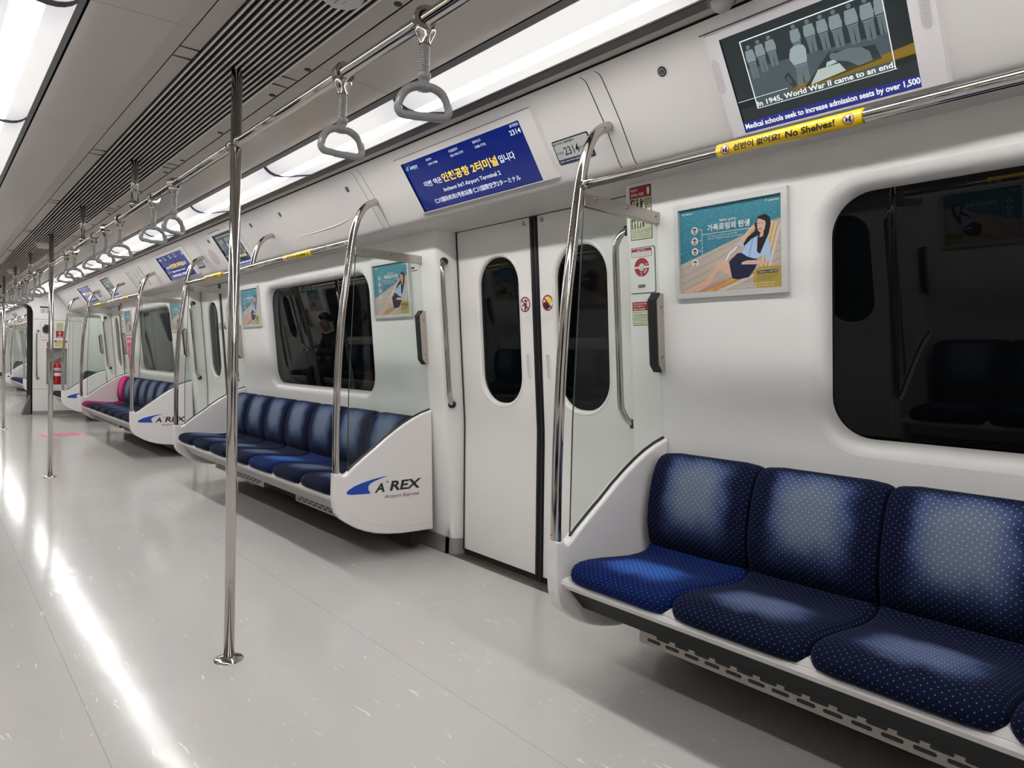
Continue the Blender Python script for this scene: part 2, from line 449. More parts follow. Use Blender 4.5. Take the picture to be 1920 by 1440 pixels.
# ================================================================== STRUCTURE
DOORS = [XD + P, XD, XD - P, XD - 2*P]                 # this car
DOORS2 = [-17.89, -22.73]                              # next car
def build_floor():
    g = G()
    v = [(XF, -0.622, 0), (XE, -0.622, 0), (XE, 2.38, 0), (XF, 2.38, 0)]
    g.add((v, [(0, 3, 2, 1)]), M_FLOOR)
    g.add(([(XE-0.0, 0.28, 0), (X2, 0.28, 0), (X2, 1.48, 0), (XE-0.0, 1.48, 0)], [(0, 3, 2, 1)]), M_FLOOR)
    g.add(([(X2, -0.622, 0), (X2E, -0.622, 0), (X2E, 2.38, 0), (X2, 2.38, 0)], [(0, 3, 2, 1)]), M_FLOOR)
    single('floor', g, kind='structure', label='glossy light grey vinyl floor with pale flecks')
    for i, xd in enumerate(DOORS + DOORS2):
        for sd in (0, 1):
            g = G()
            g.add(boxv(xd-0.74, xd+0.74, 2.38, 2.505, -0.02, 0.004), M_STEELD)
            for k in range(5):
                y = 2.395 + 0.02*k
                g.add(boxv(xd-0.72, xd+0.72, y, y+0.004, 0.004, 0.0062), M_STEELD)
            g.add(boxv(xd-0.74, xd+0.74, 2.475, 2.54, -0.03, -0.006), M_BLACK)
            if sd: g = g.mirrored()
            single('door_sill', g, label='brushed steel door threshold plate', kind='structure')
build_floor()

def wall_panel_geo(xa, xb, z1=1.907, win=None):
    """flat tilted side panel xa..xb with a soft rounded window opening"""
    g = G()
    L = xb - xa; z0 = 0.095
    fr = Fr((xa, yw(z0), z0), (1, 0, 0), UPW); H = (z1 - z0)/0.99506
    outer = [(0, 0), (L, 0), (L, H), (0, H)]
    if win:
        wx0, wx1, wz0, wz1 = win
        a0, a1 = wx0 - xa, wx1 - xa; b0, b1 = (wz0-z0)/0.99506, (wz1-z0)/0.99506
        nR = 9; Rr = 0.185; Wd, Dp = 0.05, 0.062
        base = rr(a0, b0, a1, b1, Rr, nR)
        g.add(holed(fr, outer, [list(reversed(base))]), M_WALL)
        rings = []
        for t in range(0, 7):
            an = math.pi/2*t/6; ins = Wd*math.sin(an); dp = Dp*(1-math.cos(an))
            lp = rr(a0+ins, b0+ins, a1-ins, b1-ins, Rr-ins, nR)
            rings.append([fr.p(a, b, -dp) for a, b in lp])
        v = [p for r_ in rings for p in r_]; k = len(base); f = []
        for t in range(6):
            for i in range(k):
                j = (i+1) % k
                f.append((t*k+i, t*k+j, (t+1)*k+j, (t+1)*k+i))
        g.add((v, f), M_WALL, True)
        pane = G()
        lp = rr(a0+Wd-0.004, b0+Wd-0.004, a1-Wd+0.004, b1-Wd+0.004, Rr-Wd, nR)
        inn = rr(a0+Wd+0.035, b0+Wd+0.035, a1-Wd-0.035, b1-Wd-0.035, Rr-Wd-0.02, nR)
        pane.add(slab(fr, lp, -Dp-0.012, -Dp+0.0005), M_GLASSB)
        return g, pane
    g.add(holed(fr, outer, []), M_WALL)
    return g, None

def jamb_geo(xd, s):
    """corner between side panel and door recess; s=-1 left of door, +1 right"""
    g = G(); zs = [0.095, 0.3, 0.55, 0.8, 0.95, 1.2, 1.45, 1.7, 1.907]
    rows = []
    for z in zs:
        y0 = yw(z); y1 = yd(z) + 0.03
        pr = [(0.76, y0), (0.722, y0), (0.708, y0+0.003), (0.698, y0+0.011), (0.691, y0+0.022), (0.672, y0+0.085), (0.668, y0+0.1), (0.666, y1)]
        rows.append([(xd + s*a, y, z) for a, y in pr])
    k = len(rows[0]); v = [p for r_ in rows for p in r_]; f = []
    for i in range(len(rows)-1):
        for j in range(k-1):
            q = (i*k+j, i*k+j+1, (i+1)*k+j+1, (i+1)*k+j)
            f.append(q if s < 0 else tuple(reversed(q)))
    g.add((v, f), M_WALL, True)
    # kick plate wrapped round the corner
    pk = [(0.76, 2.383), (0.722, 2.383), (0.70, 2.388), (0.685, 2.40), (0.675, 2.43), (0.667, 2.475)]
    v = [(xd+s*a, y, z) for z in (0.0, 0.1) for a, y in pk]; k = len(pk)
    g.add((v, [((j, j+1, k+j+1, k+j) if s < 0 else (k+j, k+j+1, j+1, j)) for j in range(k-1)]), M_KICK, True)
    return g

def side_wall(doors, x_hi, x_lo, tag, windows, wstart):
    """whole side wall of one car (right side), returns [wall geo] and window panes"""
    g = G(); panes = []
    edges = []
    prev = x_hi
    for xd in doors:
        edges.append((xd + 0.722, prev)); prev = xd - 0.722
    edges.append((x_lo, prev))
    for i, (xa, xb) in enumerate(edges):
        if xb - xa < 0.05: continue
        win = None
        if xb - xa > 3: c = (xa+xb)/2; win = (c-0.94, c+0.94, 0.875, 1.772)
        elif xb - xa > 1.3: c = (xa+xb)/2; win = None
        pg, pn = wall_panel_geo(xa, xb, win=win)
        o = len(g.v); g.v += pg.v; g.f += [tuple(i_+o for i_ in q) for q in pg.f]; g.m += pg.m; g.sm += pg.sm
        if pn: panes.append(pn)
        g.add(extr_x([(2.383, 0.0), (2.383, 0.1)], xa, xb), M_KICK)
        g.add(extr_x([(2.383, 0.1), (2.41, 0.1)], xa, xb), M_KICK)
    for xd in doors:
        for s in (-1, 1):
            j = jamb_geo(xd, s); o = len(g.v); g.v += j.v; g.f += [tuple(i_+o for i_ in q) for q in j.f]; g.m += j.m; g.sm += j.sm
    # soffit above wall and doors
    g.add(extr_x([(2.03, 1.897), (2.12, 1.895), (2.5, 1.895)], x_lo, x_hi), M_COVE)
    return g, panes

COVE_P = [(1.792, 2.2), (1.800, 2.1985), (1.808, 2.194), (1.816, 2.187), (1.824, 2.177), (1.87, 2.1121), (1.92, 2.0416), (1.97, 1.971), (2.005, 1.9216), (2.013, 1.912), (2.022, 1.904), (2.033, 1.899), (2.05, 1.896), (2.08, 1.895)]
CEIL_R = [(0.212, 2.2075), (0.268, 2.201), (0.504, 2.195)]
def ceil_geo(x_hi, x_lo):
    g = G(); c = G()
    def both(prof, mat, sm=False, tgt=None):
        t = tgt or g
        t.add(extr_x([(CY + a, z) for a, z in prof], x_lo, x_hi, flip=True), mat, sm)
        t.add(extr_x([(CY - a, z) for a, z in prof], x_lo, x_hi, flip=False), mat, sm)
    both([(0.147, 2.212), (0.2095, 2.210)], M_CEILB)
    both([(0.147, 2.212), (0.145, 2.275)], M_CEILB)
    both([(0.2095, 2.210), (0.2095, 2.228), (0.214, 2.228), (0.214, 2.2085)], M_GROOVE)
    both([(0.214, 2.2085), (0.268, 2.2035)], M_CEILB)
    both([(0.268, 2.2035), (0.36, 2.2005), (0.44, 2.197), (0.504, 2.192)], M_CEIL, True)
    both([(0.504, 2.192), (0.504, 2.215), (0.511, 2.215), (0.511, 2.192)], M_GROOVE)
    both([(0.511, 2.192), (0.533, 2.183), (0.533, 2.21)], M_FRAMEG)
    both([(0.533, 2.235), (0.80, 2.235)], M_CAV)
    both([(0.785, 2.22), (0.785, 2.192), (0.803, 2.194), (0.803, 2.2)], M_FRAMEG)
    both([(0.803, 2.21), (0.812, 2.21)], M_GROOVE)
    both([(0.812, 2.21), (0.812, 2.197), (0.858, 2.198)], M_STRIPD)
    both([(0.858, 2.198), (0.860, 2.196), (0.890, 2.198)], M_STRIPL)
    both([(0.890, 2.198), (0.906, 2.204)], M_STRIPB)
    both([(0.906, 2.204), (0.906, 2.215), (0.913, 2.215), (0.913, 2.2)], M_GROOVE)
    g.add(extr_x([(CY-0.145, 2.275), (CY+0.145, 2.275)], x_lo, x_hi, flip=True), M_CAV)
    return g
g = ceil_geo(XF, XE); single('ceiling', g, kind='structure', label='taupe grey ceiling panels between the two light rows')
g = ceil_geo(X2, X2E); single('ceiling', g, kind='structure', label='ceiling of the next car beyond the gangway')

# cross seams of the ceiling border and panels
g = G()
for k in range(-2, 8):
    xp = -2.625 - k*P/3
    for s in (-1, 1):
        for dx in (-0.048, 0.048):
            a0, a1 = sorted((CY + s*0.147, CY + s*0.2095))
            g.add(boxv(xp+dx-0.0022, xp+dx+0.0022, a0, a1, 2.2085, 2.214), M_GROOVE)
for x in [-2.40 - 1.36*k for k in range(-2, 10)]:
    if x < XE: continue
    for s in (-1, 1):
        pr = [(0.214, 2.2083), (0.268, 2.2033), (0.36, 2.2003), (0.44, 2.1968), (0.504, 2.1918)]
        v = [(x + d, CY + s*a, z) for a, z in pr for d in (-0.0009, 0.0009)]
        g.add((v, [(2*i, 2*i+1, 2*i+3, 2*i+2) for i in range(4)]), M_GROOVE)
single('ceiling_seams', g, kind='structure', label='fine dark joints across the ceiling border panels')

# slatted ceiling grille, one unit between each pair of hangers
def grille(xa, xb, backed, lab):
    g = G()
    n = 14
    for i in range(n):
        y = CY - 0.137 + 0.274*i/(n-1)
        g.add(boxv(xa, xb, y-0.0032, y+0.0032, 2.203, 2.2065), M_SLAT); g.add(boxv(xa, xb, y-0.0022, y+0.0022, 2.2065, 2.228), M_CAVB)
        g.add(boxv(xa-0.002, xa, y-0.002, y+0.002, 2.206, 2.226), M_GROOVE)
    if backed: g.add(([(xa, CY-0.145, 2.236), (xb, CY-0.145, 2.236), (xb, CY+0.145, 2.236), (xa, CY+0.145, 2.236)], [(0, 1, 2, 3)]), M_CAVB)
    single('ceiling_grille', g, (0, 0, 0), lab, 'ceiling grille', 'slatted grilles along the ceiling')
gi = 0
for k in range(-2, 8):
    xp = -2.625 - k*P/3
    if k >= -1:
        w = 'slatted grey ceiling grille, %s length along the ceiling from the camera end' % ORD[gi]; gi += 1
        grille(xp + 0.05, xp + P/3 - 0.05, k in (0, -1), w)
    grille_c = G()
    for i in range(14):
        y = CY - 0.137 + 0.274*i/13
        for a, b in ((-0.046, -0.002), (0.002, 0.046)):
            grille_c.add(boxv(xp+a, xp+b, y-0.0032, y+0.0032, 2.203, 2.2065), M_SLAT); grille_c.add(boxv(xp+a, xp+b, y-0.0022, y+0.0022, 2.2065, 2.228), M_CAVB)
    grille_c.add(([(xp-0.3, CY-0.145, 2.238), (xp+0.3, CY-0.145, 2.238), (xp+0.3, CY+0.145, 2.238), (xp-0.3, CY+0.145, 2.238)], [(0, 1, 2, 3)]), M_CAVB)
    single('ceiling_grille_joint', grille_c, kind='structure', label='short slat pieces where a hanger meets the grille')

def all_walls():
    wn = 1
    for doors, hi, lo, far in ((DOORS, XF, XE, False), (DOORS2, X2, X2E, True)):
        g, panes = side_wall(doors, hi, lo, '', None, 0)
        single('wall_right', g, kind='structure', label='white side wall of the next car' if far else 'white side wall with window openings')
        single('wall_left', g.mirrored(), kind='structure', label='opposite white side wall')
        cg = G(); cg.add(extr_x(COVE_P, lo, hi), M_COVE, True)
        single('trim_1' if not far else 'trim_3', cg, kind='structure', label='sloping cove panel above the windows')
        single('trim_2' if not far else 'trim_4', cg.mirrored(), kind='structure', label='opposite sloping cove panel')
        for p in panes:
            single('window_%d' % wn, p, kind='structure', label='black tunnel window with rounded corners'); wn += 1
        for p in panes:
            single('window_%d' % wn, p.mirrored(), kind='structure', label='window of the opposite side'); wn += 1
all_walls()

# thin dark seams in the cove either side of each door header
g = G()
for xd in DOORS:
    for off in (-0.925, -0.853, 0.847, 0.919):
        x = xd + off
        pts = [Vector((x, y, z)) for y, z in COVE_P[2:11]]
        lean = [-0.03, -0.02, -0.012, -0.005, 0, 0, 0, 0, 0.002]
        v = []
        for p, l in zip(pts, lean):
            n_ = Vector((0, -0.8158, -0.5784))*0.0009
            v += [p + n_ + Vector((l-0.002, 0, 0)), p + n_ + Vector((l+0.002, 0, 0))]
        g.add((v, [(2*i, 2*i+1, 2*i+3, 2*i+2) for i in range(len(pts)-1)]), M_GROOVE)
single('trim_5', g, kind='structure', label='thin dark seams in the cove panels')

# ------------------------------------------------------------------ sliding doors
def door(n, xd, left=False, lab='', small=False):
    root = thing('door_%d' % n, (xd, CY - (2.44 - CY) if left else 2.44, 0.0), lab, None, kind='structure')
    def put(nm, g, par): return part(nm, g.mirrored() if left else g, par)
    for s in (-1, 1):
        g = G()
        xa, xb = (xd - 0.655, xd - 0.029) if s < 0 else (xd + 0.029, xd + 0.655)
        z0, z1 = 0.80, 1.893
        fr = Fr((xa, yd(0.8001), z0), (1, 0, 0), (0, -0.0863, 0.9963)); H = (z1-z0)/0.9963; L = xb-xa
        wc = (xd + s*0.307) - xa; hw = 0.178
        base = rr(wc-hw, (0.917-z0)/0.9963, wc+hw, (1.731-z0)/0.9963, 0.165, 9)
        g.add(holed(fr, [(0, 0), (L, 0), (L, H), (0, H)], [list(reversed(base))]), M_DOOR)
        rings = []
        for t in range(5):
            an = math.pi/2*t/4; i_ = 0.012*math.sin(an); d = 0.02*(1-math.cos(an))
            rings.append([fr.p(a, b, -d) for a, b in rr(wc-hw+i_, (0.917-z0)/0.9963+i_, wc+hw-i_, (1.731-z0)/0.9963-i_, 0.165-i_, 9)])
        k = len(base); v = [p for q in rings for p in q]
        g.add((v, [(t*k+i, t*k+(i+1) % k, (t+1)*k+(i+1) % k, (t+1)*k+i) for t in range(4) for i in range(k)]), M_DOOR, True)
        zs = [0.042, 0.3, 0.6, 0.74, 0.77, 0.8]
        ys = [yd(0.042), yd(0.3), yd(0.6), 2.4335, 2.4325, yd(0.8001)]
        g.add(extr_x(list(zip(ys, zs)), xa, xb, flip=False), M_DOOR, True)
        # thin raised lip round the window
        lip = rr(wc-hw-0.012, (0.917-z0)/0.9963-0.012, wc+hw+0.012, (1.731-z0)/0.9963+0.012, 0.177, 9)
        v = [fr.p(a, b, 0.0006) for a, b in lip] + [fr.p(a, b, 0.004) for a, b in rr(wc-hw-0.006, (0.917-z0)/0.9963-0.006, wc+hw+0.006, (1.731-z0)/0.9963+0.006, 0.171, 9)] + [fr.p(a, b, 0.0) for a, b in base]
        g.add((v, [(t*k+i, t*k+(i+1) % k, (t+1)*k+(i+1) % k, (t+1)*k+i) for t in range(2) for i in range(k)]), M_DOOR, True)
        leaf = put('door_leaf', g, root)
        pg = G(); i_ = 0.010
        pg.add(slab(fr, rr(wc-hw+i_, (0.917-z0)/0.9963+i_, wc+hw-i_, (1.731-z0)/0.9963-i_, 0.155, 9), -0.03, -0.0195), M_GLASSB)
        put('pane', pg, leaf)
        # outer rubber line
        eg = G(); ex = xd + s*0.657
        eg.add(extr_x([(yd(z)-0.004, z) for z in (0.03, 0.4, 0.78, 0.82, 1.3, 1.893)], ex-0.006, ex+0.006), M_RUBBER)
        put('seal', eg, leaf)
        if not left:
            hc = (xd + s*0.075) - xa
            hg = G(); hb = (1.138-z0)/0.9963
            rim = rr(hc-0.016, hb-0.066, hc+0.016, hb+0.066, 0.016, 6); inn = rr(hc-0.011, hb-0.061, hc+0.011, hb+0.061, 0.011, 6)
            k2 = len(rim)
            v = [fr.p(a, b, 0.0004) for a, b in rim] + [fr.p(a, b, 0.006) for a, b in rr(hc-0.0135, hb-0.0635, hc+0.0135, hb+0.0635, 0.0135, 6)] + [fr.p(a, b, 0.0006) for a, b in inn]
            hg.add((v, [(t*k2+i, t*k2+(i+1) % k2, (t+1)*k2+(i+1) % k2, (t+1)*k2+i) for t in range(2) for i in range(k2)]), M_DOOR, True)
            hg.add(poly(fr, inn, 0.0006), M_COVE)  # darker inner face gives the flat recess a painted shade
            put('pull_recess', hg, leaf)
            # safety sticker: red ring with a slash
            sg = G(); sc = (xd + s*0.085) - xa; sb = (1.457-z0)/0.9963; R_ = 0.040
            sg.add(slab(fr, rr(sc-(0.040 if s < 0 else 0.055), sb-0.065, sc+(0.055 if s < 0 else 0.040), sb+0.062, 0.006, 3), 0.0002, 0.0006), M_WHITE)
            sg.add(poly(fr, circ(sc, sb, R_+0.003), 0.0009), M_WHITE)
            if s < 0:
                sg.add(poly(fr, circ(sc+0.004, sb+0.019, 0.0075, 14), 0.0013), M_INK)
                sg.add(poly(fr, [(sc-0.008, sb-0.002), (sc+0.010, sb+0.011), (sc+0.014, sb+0.002), (sc+0.006, sb-0.030), (sc-0.006, sb-0.030), (sc-0.004, sb-0.012)], 0.0013), M_INK)
                sg.add(poly(fr, [(sc-0.004, sb+0.006), (sc-0.026, sb-0.006), (sc-0.023, sb-0.011), (sc, sb)], 0.0013), M_INK)
                sg.add(poly(fr, [(sc+0.010, sb+0.010), (sc+0.025, sb+0.018), (sc+0.023, sb+0.022), (sc+0.006, sb+0.013)], 0.0013), M_INK)
            else:
                sg.add(poly(fr, circ(sc+0.010, sb+0.012, 0.019, 20), 0.0012), flat('print_yellow', (0.82, 0.60, 0.02), 0.45))
                sg.add(poly(fr, [(sc-0.036, sb-0.018), (sc-0.030, sb+0.004), (sc-0.018, sb+0.003), (sc-0.016, sb+0.016), (sc-0.009, sb+0.016), (sc-0.008, sb+0.001), (sc+0.010, sb-0.002), (sc+0.014, sb-0.024), (sc-0.012, sb-0.036)], 0.0014), M_INK)
            sg.add(ringf(fr, circ(sc, sb, R_), list(reversed(circ(sc, sb, R_-0.0075))), 0.0017), M_RED)
            d = R_-0.004; w = 0.0042; q = 0.7071
            sg.add(poly(fr, [(sc-d*q-w*q, sb+d*q-w*q), (sc+d*q-w*q, sb-d*q-w*q), (sc+d*q+w*q, sb-d*q+w*q), (sc-d*q+w*q, sb+d*q+w*q)], 0.0018), M_RED)
            put('safety_sticker', sg, leaf)
            tg = G(); ta = L-0.062 if s < 0 else 0.014
            tg.add(rect(fr, ta, H-0.045, ta+0.042, H-0.006, 0.0006), M_WHITE)
            tg.add(text(fr, '5L' if s < 0 else '5R', ta+0.008, H-0.036, ta+0.034, H-0.015, 0.0012, 0.02), M_INK)
            put('leaf_label', tg, leaf)
    g = G()
    for a, b in ((-0.029, -0.001), (0.001, 0.029)):
        g.add(extr_x([(yd(z)-0.003, z) for z in (0.02, 0.4, 0.76, 0.80, 1.3, 1.893)], xd+a, xd+b), M_RUBBER)
        g.add(extr_x([(yd(z)-0.010, z) for z in (0.02, 0.4, 0.76, 0.80, 1.3, 1.893)], xd+(a+b)/2-0.005, xd+(a+b)/2+0.005), M_RUBBER)
    put('rubber_edge', g, root)
    g = G(); g.add(boxv(xd-0.66, xd+0.66, 2.33, 2.46, 1.8925, 1.8945), M_RUBBER); g.add(boxv(xd-0.68, xd+0.68, 2.46, 2.5, 0, 1.9), M_BLACK)
    put('head_seal', g, root)
dn = 1
for i, xd in enumerate(DOORS[1:]):
    door(dn, xd, False, 'pair of white sliding doors with oval windows, %s from the camera' % ORD[i]); dn += 1
door(dn, DOORS[0], False, 'pair of sliding doors behind the camera'); dn += 1
for xd in DOORS2: door(dn, xd, False, 'sliding doors of the next car'); dn += 1
for xd in DOORS: door(dn, xd, True, 'sliding doors of the opposite side'); dn += 1
g = G()
for xd in DOORS2: g.add(boxv(xd-0.68, xd+0.68, 2.40, 2.46, 0, 1.9), M_DOOR)
single('wall_left', g.mirrored(), kind='structure', label='closed doors on the opposite side of the next car')

# ------------------------------------------------------------------ end walls and gangway
def end_wall(x, face, near):
    g = G()
    fr = Fr((x, 0, 0), (0, 1, 0), (0, 0, 1))       # normal +x
    outer = [(-0.66, 0), (2.42, 0), (2.42, 0.095), (yw(0.095)+0.03, 0.1), (yw(1.9)+0.03, 1.9), (2.06, 1.91), (1.81, 2.23), (-0.05, 2.23), (-0.30, 1.91), (2*CY-yw(1.9)-0.03, 1.9), (2*CY-yw(0.1)-0.03, 0.1), (-0.66, 0.095)]
    gate = [(0.273, 0.002), (0.273, 1.85), (0.30, 1.93), (0.36, 1.98), (0.45, 1.995), (1.308, 1.995), (1.398, 1.98), (1.458, 1.93), (1.485, 1.85), (1.485, 0.002)]
    holes = [gate]
    niche = [(1.685, 0.545), (1.685, 1.21), (1.999, 1.21), (1.999, 0.545)]
    if near: holes.append(niche)
    g.add(holed(fr, outer, holes), M_WALL)
    # reveal of the gangway opening
    v = [fr.p(a, b, 0) for a, b in gate] + [fr.p(a, b, -0.06) for a, b in gate]; k = len(gate)
    g.add((v, [(i, i+1, k+i+1, k+i) for i in range(k-1)]), M_WALL)
    if near:
        for a0, b0, a1, b1 in ((1.49, 1.713, 2.25, 1.719), (1.49, 0.462, 2.4, 0.467)): g.add(rect(fr, a0, b0, a1, b1, 0.001), flat('seam_grey', (0.16, 0.155, 0.15), 0.6))
        g.add(rect(fr, 2.09, 0.47, 2.094, 1.713, 0.001), flat('seam_grey', (0.16, 0.155, 0.15), 0.6))
        g.add(slab(fr, [(1.487, 0.0), (2.4, 0.0), (2.4, 0.07), (1.487, 0.07)], 0.0, 0.006), M_KICK)
        # niche box
        g.add(([fr.p(a, b, 0) for a, b in niche] + [fr.p(a, b, -0.14) for a, b in niche], [(0, 4, 5, 1), (1, 5, 6, 2), (2, 6, 7, 3), (3, 7, 4, 0), (4, 7, 6, 5)]), flat('niche_grey', (0.42, 0.41, 0.40), 0.5))
        g.add(ringf(fr, [(1.67, 0.53), (2.014, 0.53), (2.014, 1.225), (1.67, 1.225)], [(1.685, 0.545), (1.685, 1.21), (1.999, 1.21), (1.999, 0.545)], 0.003), M_WALL)
    return g
single('wall_far', end_wall(XE, 1, True), kind='structure', label='white end wall of the car with gangway opening and extinguisher niche')
g = end_wall(X2, 1, False); single('wall_far', g, kind='structure', label='end wall of the next car')
M_BEL = flat('bellows_dark_grey', (0.035, 0.036, 0.037), 0.6)
g = G()
for s in (-1, 1):
    pr = []
    n_ = 11
    for i in range(n_*2+1):
        x = XE - 0.075 - i*(0.66/(n_*2)); pr.append((x, CY + s*(0.585 if i % 2 == 0 else 0.612)))
    v = [(x, y, z) for z in (0.02, 2.0) for x, y in pr]; k = len(pr)
    g.add((v, [(i, i+1, k+i+1, k+i) if s < 0 else (k+i, k+i+1, i+1, i) for i in range(k-1)]), M_BEL)
v = [(XE - 0.075 - i*0.06, y, 2.0 + (0.02 if i % 2 else 0)) for i in range(12) for y in (CY-0.612, CY+0.612)]
g.add((v, [(2*i, 2*i+1, 2*i+3, 2*i+2) for i in range(11)]), M_BEL)
single('wall_gangway', g, (0, 0, 0), 'dark grey folded gangway bellows between the two cars', None, None, 'structure')
for s, w in ((1, 'right'), (-1, 'left')):
    g = G()
    xa, xb = XE - 0.062, XE - 0.30
    v = [(xa, CY+s*0.582, 0.005), (xa, CY+s*0.582, 0.34), (xb, CY+s*0.582, 0.34), (xb, CY+s*0.582, 0.005), (xa, CY+s*0.46, 0.005), (xa, CY+s*0.575, 0.34), (xb, CY+s*0.575, 0.34), (xb, CY+s*0.46, 0.005)]
    g.add((v, [(0, 1, 2, 3), (4, 7, 6, 5), (0, 4, 5, 1), (3, 2, 6, 7), (1, 5, 6, 2), (0, 3, 7, 4)]), flat('gangway_skirt_grey', (0.10, 0.102, 0.10), 0.45))
    single('gangway_skirt', g, (XE-0.18, CY+s*0.55, 0), 'sloping dark grey skirt at the foot of the gangway opening, %s side' % w, 'gangway panel')
g = G(); g.add(boxv(XF, XF+0.02, -0.62, 2.4, 0, 2.24), M_WALL); single('wall_near', g, kind='structure', label='end wall behind the camera')
g = G(); g.add(boxv(X2E-0.02, X2E, -0.62, 2.4, 0, 2.24), M_WALL); single('wall_far', g, kind='structure', label='far end of the next car')

# ------------------------------------------------------------------ ceiling light units
DIFP = [(0.533, 2.182), (0.548, 2.168), (0.566, 2.158), (0.588, 2.152), (0.612, 2.1505), (0.640, 2.153), (0.672, 2.160), (0.708, 2.170), (0.748, 2.180), (0.787, 2.190)]
def light_unit(xa, xb, s, lab, grp):
    root = thing('ceiling_light', ((xa+xb)/2, CY + s*0.66, 2.2), lab, 'ceiling light', grp)
    g = G(); k = len(DIFP); e0, e1 = xa + 0.013, xb - 0.013
    n = 6
    for i in range(n+1):
        x = e0 + (e1-e0)*i/n
        for j, (a, z) in enumerate(DIFP):
            id_ = len(g.v); g.v.append((x, CY + s*a, z)); g.uvn[id_] = (j/(k-1), i/n)
    for i in range(n):
        for j in range(k-1):
            a = i*k + j; q = (a, a+k, a+k+1, a+1)
            g.f.append(tuple(reversed(q)) if s > 0 else q); g.m.append(M_DIFF); g.sm.append(True)
    part('diffuser', g, root)
    for x0, x1 in ((xa, xa+0.016), (xb-0.016, xb)):
        f = G(); pr = [(CY + s*a, z - 0.004) for a, z in DIFP] + [(CY + s*a, z + 0.012) for a, z in reversed(DIFP)]
        f.add(extr_x(pr, x0, x1, closed=True, flip=s < 0), M_STRIPD)
        part('joint_frame', f, root)
JX = [-2.40 - 1.36*k for k in range(-4, 10)]
for s, side in ((1, 'right-hand'), (-1, 'left-hand')):
    vis = 0
    for k in range(len(JX)-1):
        xb, xa = JX[k], JX[k+1]
        if xa < XE + 0.02: xa = XE + 0.02
        if xb - xa < 0.2: continue
        if xb > -0.9: lab = 'glowing white ceiling light of the %s row, over the place of the photographer' % side
        else: lab = 'glowing curved ceiling light of the %s row, %s from the camera' % (side, ORD[vis]); vis += 1
        light_unit(xa, xb, s, lab, 'ceiling lights of the %s row' % side)
    for k in range(8):
        light_unit(X2 - 0.05 - 1.36*(k+1), X2 - 0.05 - 1.36*k, s, 'bright ceiling light far away in the next car, %s row' % side, 'ceiling lights of the next car, %s row' % side)

# ================================================================== THINGS
BEN = [(-1.73, 1.39), (-6.57, -3.45), (-11.41, -8.29)]
BW = ['nearest bench', 'middle bench', 'far bench']

# ------------------------------------------------------------------ bench
SEATP = [(1.724, 0.387), (1.704, 0.397), (1.696, 0.415), (1.701, 0.434), (1.718, 0.449), (1.75, 0.458), (1.80, 0.4595), (1.876, 0.4545), (1.95, 0.446), (2.026, 0.4385), (2.09, 0.4375), (2.13, 0.442), (2.162, 0.456), (2.185, 0.470), (2.20, 0.455), (2.20, 0.405), (2.10, 0.386), (1.90, 0.385)]
BACKP = [(2.165, 0.455), (2.152, 0.49), (2.141, 0.545), (2.142, 0.605), (2.150, 0.665), (2.163, 0.72), (2.180, 0.765), (2.198, 0.793), (2.216, 0.808), (2.240, 0.815), (2.270, 0.813), (2.290, 0.80), (2.298, 0.76), (2.285, 0.62), (2.262, 0.48), (2.215, 0.450)]
def pad_geo(prof, ntop, x0, x1, mat, R, seat):
    """upholstered pad: profile swept across x with rounded ends; ntop = points on the show face"""
    k = len(prof)
    nm = []
    for i in range(k):
        a = Vector(prof[i-1]); b = Vector(prof[(i+1) % k]); t = (b-a).normalized(); nm.append(Vector((-t.y, t.x)))
    arc = [0.0]
    for i in range(1, k): arc.append(arc[-1] + (Vector(prof[i])-Vector(prof[i-1])).length)
    top = arc[ntop-1]
    offs_ = [(0.0, R)] + [(R*(1-math.cos(math.pi/2*j/4)), R*(1-math.sin(math.pi/2*j/4))) for j in range(1, 5)]
    xs = [(x0 + a, i_) for a, i_ in offs_]; nmid = 7
    xs += [(x0 + R + (x1-x0-2*R)*j/(nmid+1), 0.0) for j in range(1, nmid+1)]
    xs += [(x1 - a, i_) for a, i_ in reversed(offs_)]
    g = G(); n = len(xs)
    for x, ins in xs:
        s = (x-x0)/(x1-x0); e = max(0.0, (abs(s-0.5)-0.33)/0.17)
        bul = (1 - (2*s-1)**4)
        for i in range(k):
            y, z = Vector(prof[i]) - nm[i]*(-1)*ins*0 + Vector((0, 0))
            p = Vector(prof[i]) - nm[i]*ins
            y, z = p
            if seat and y < 1.82: y += 0.034*e*e*(1.82-y)/0.12
            if seat and 1.72 < prof[i][0] < 2.15 and prof[i][1] > 0.43: z += 0.006*bul - 0.003
            if not seat and i < ntop:
                y -= 0.008*bul - 0.004
                if z > 0.74: z -= 0.012*e*e*(z-0.74)/0.075
            id_ = len(g.v); g.v.append((x, y, z))
            g.uvm[id_] = (x - x0, arc[i]); g.uvn[id_] = (s, min(1.0, arc[i]/top))
    for i in range(n-1):
        for j in range(k):
            a = i*k+j; b = i*k+(j+1) % k
            g.f.append((a, b, b+k, a+k)); g.m.append(mat); g.sm.append(True)
    g.f.append(tuple(range(k))[::-1]); g.m.append(mat); g.sm.append(False)
    g.f.append(tuple((n-1)*k+j for j in range(k))); g.m.append(mat); g.sm.append(False)
    return g
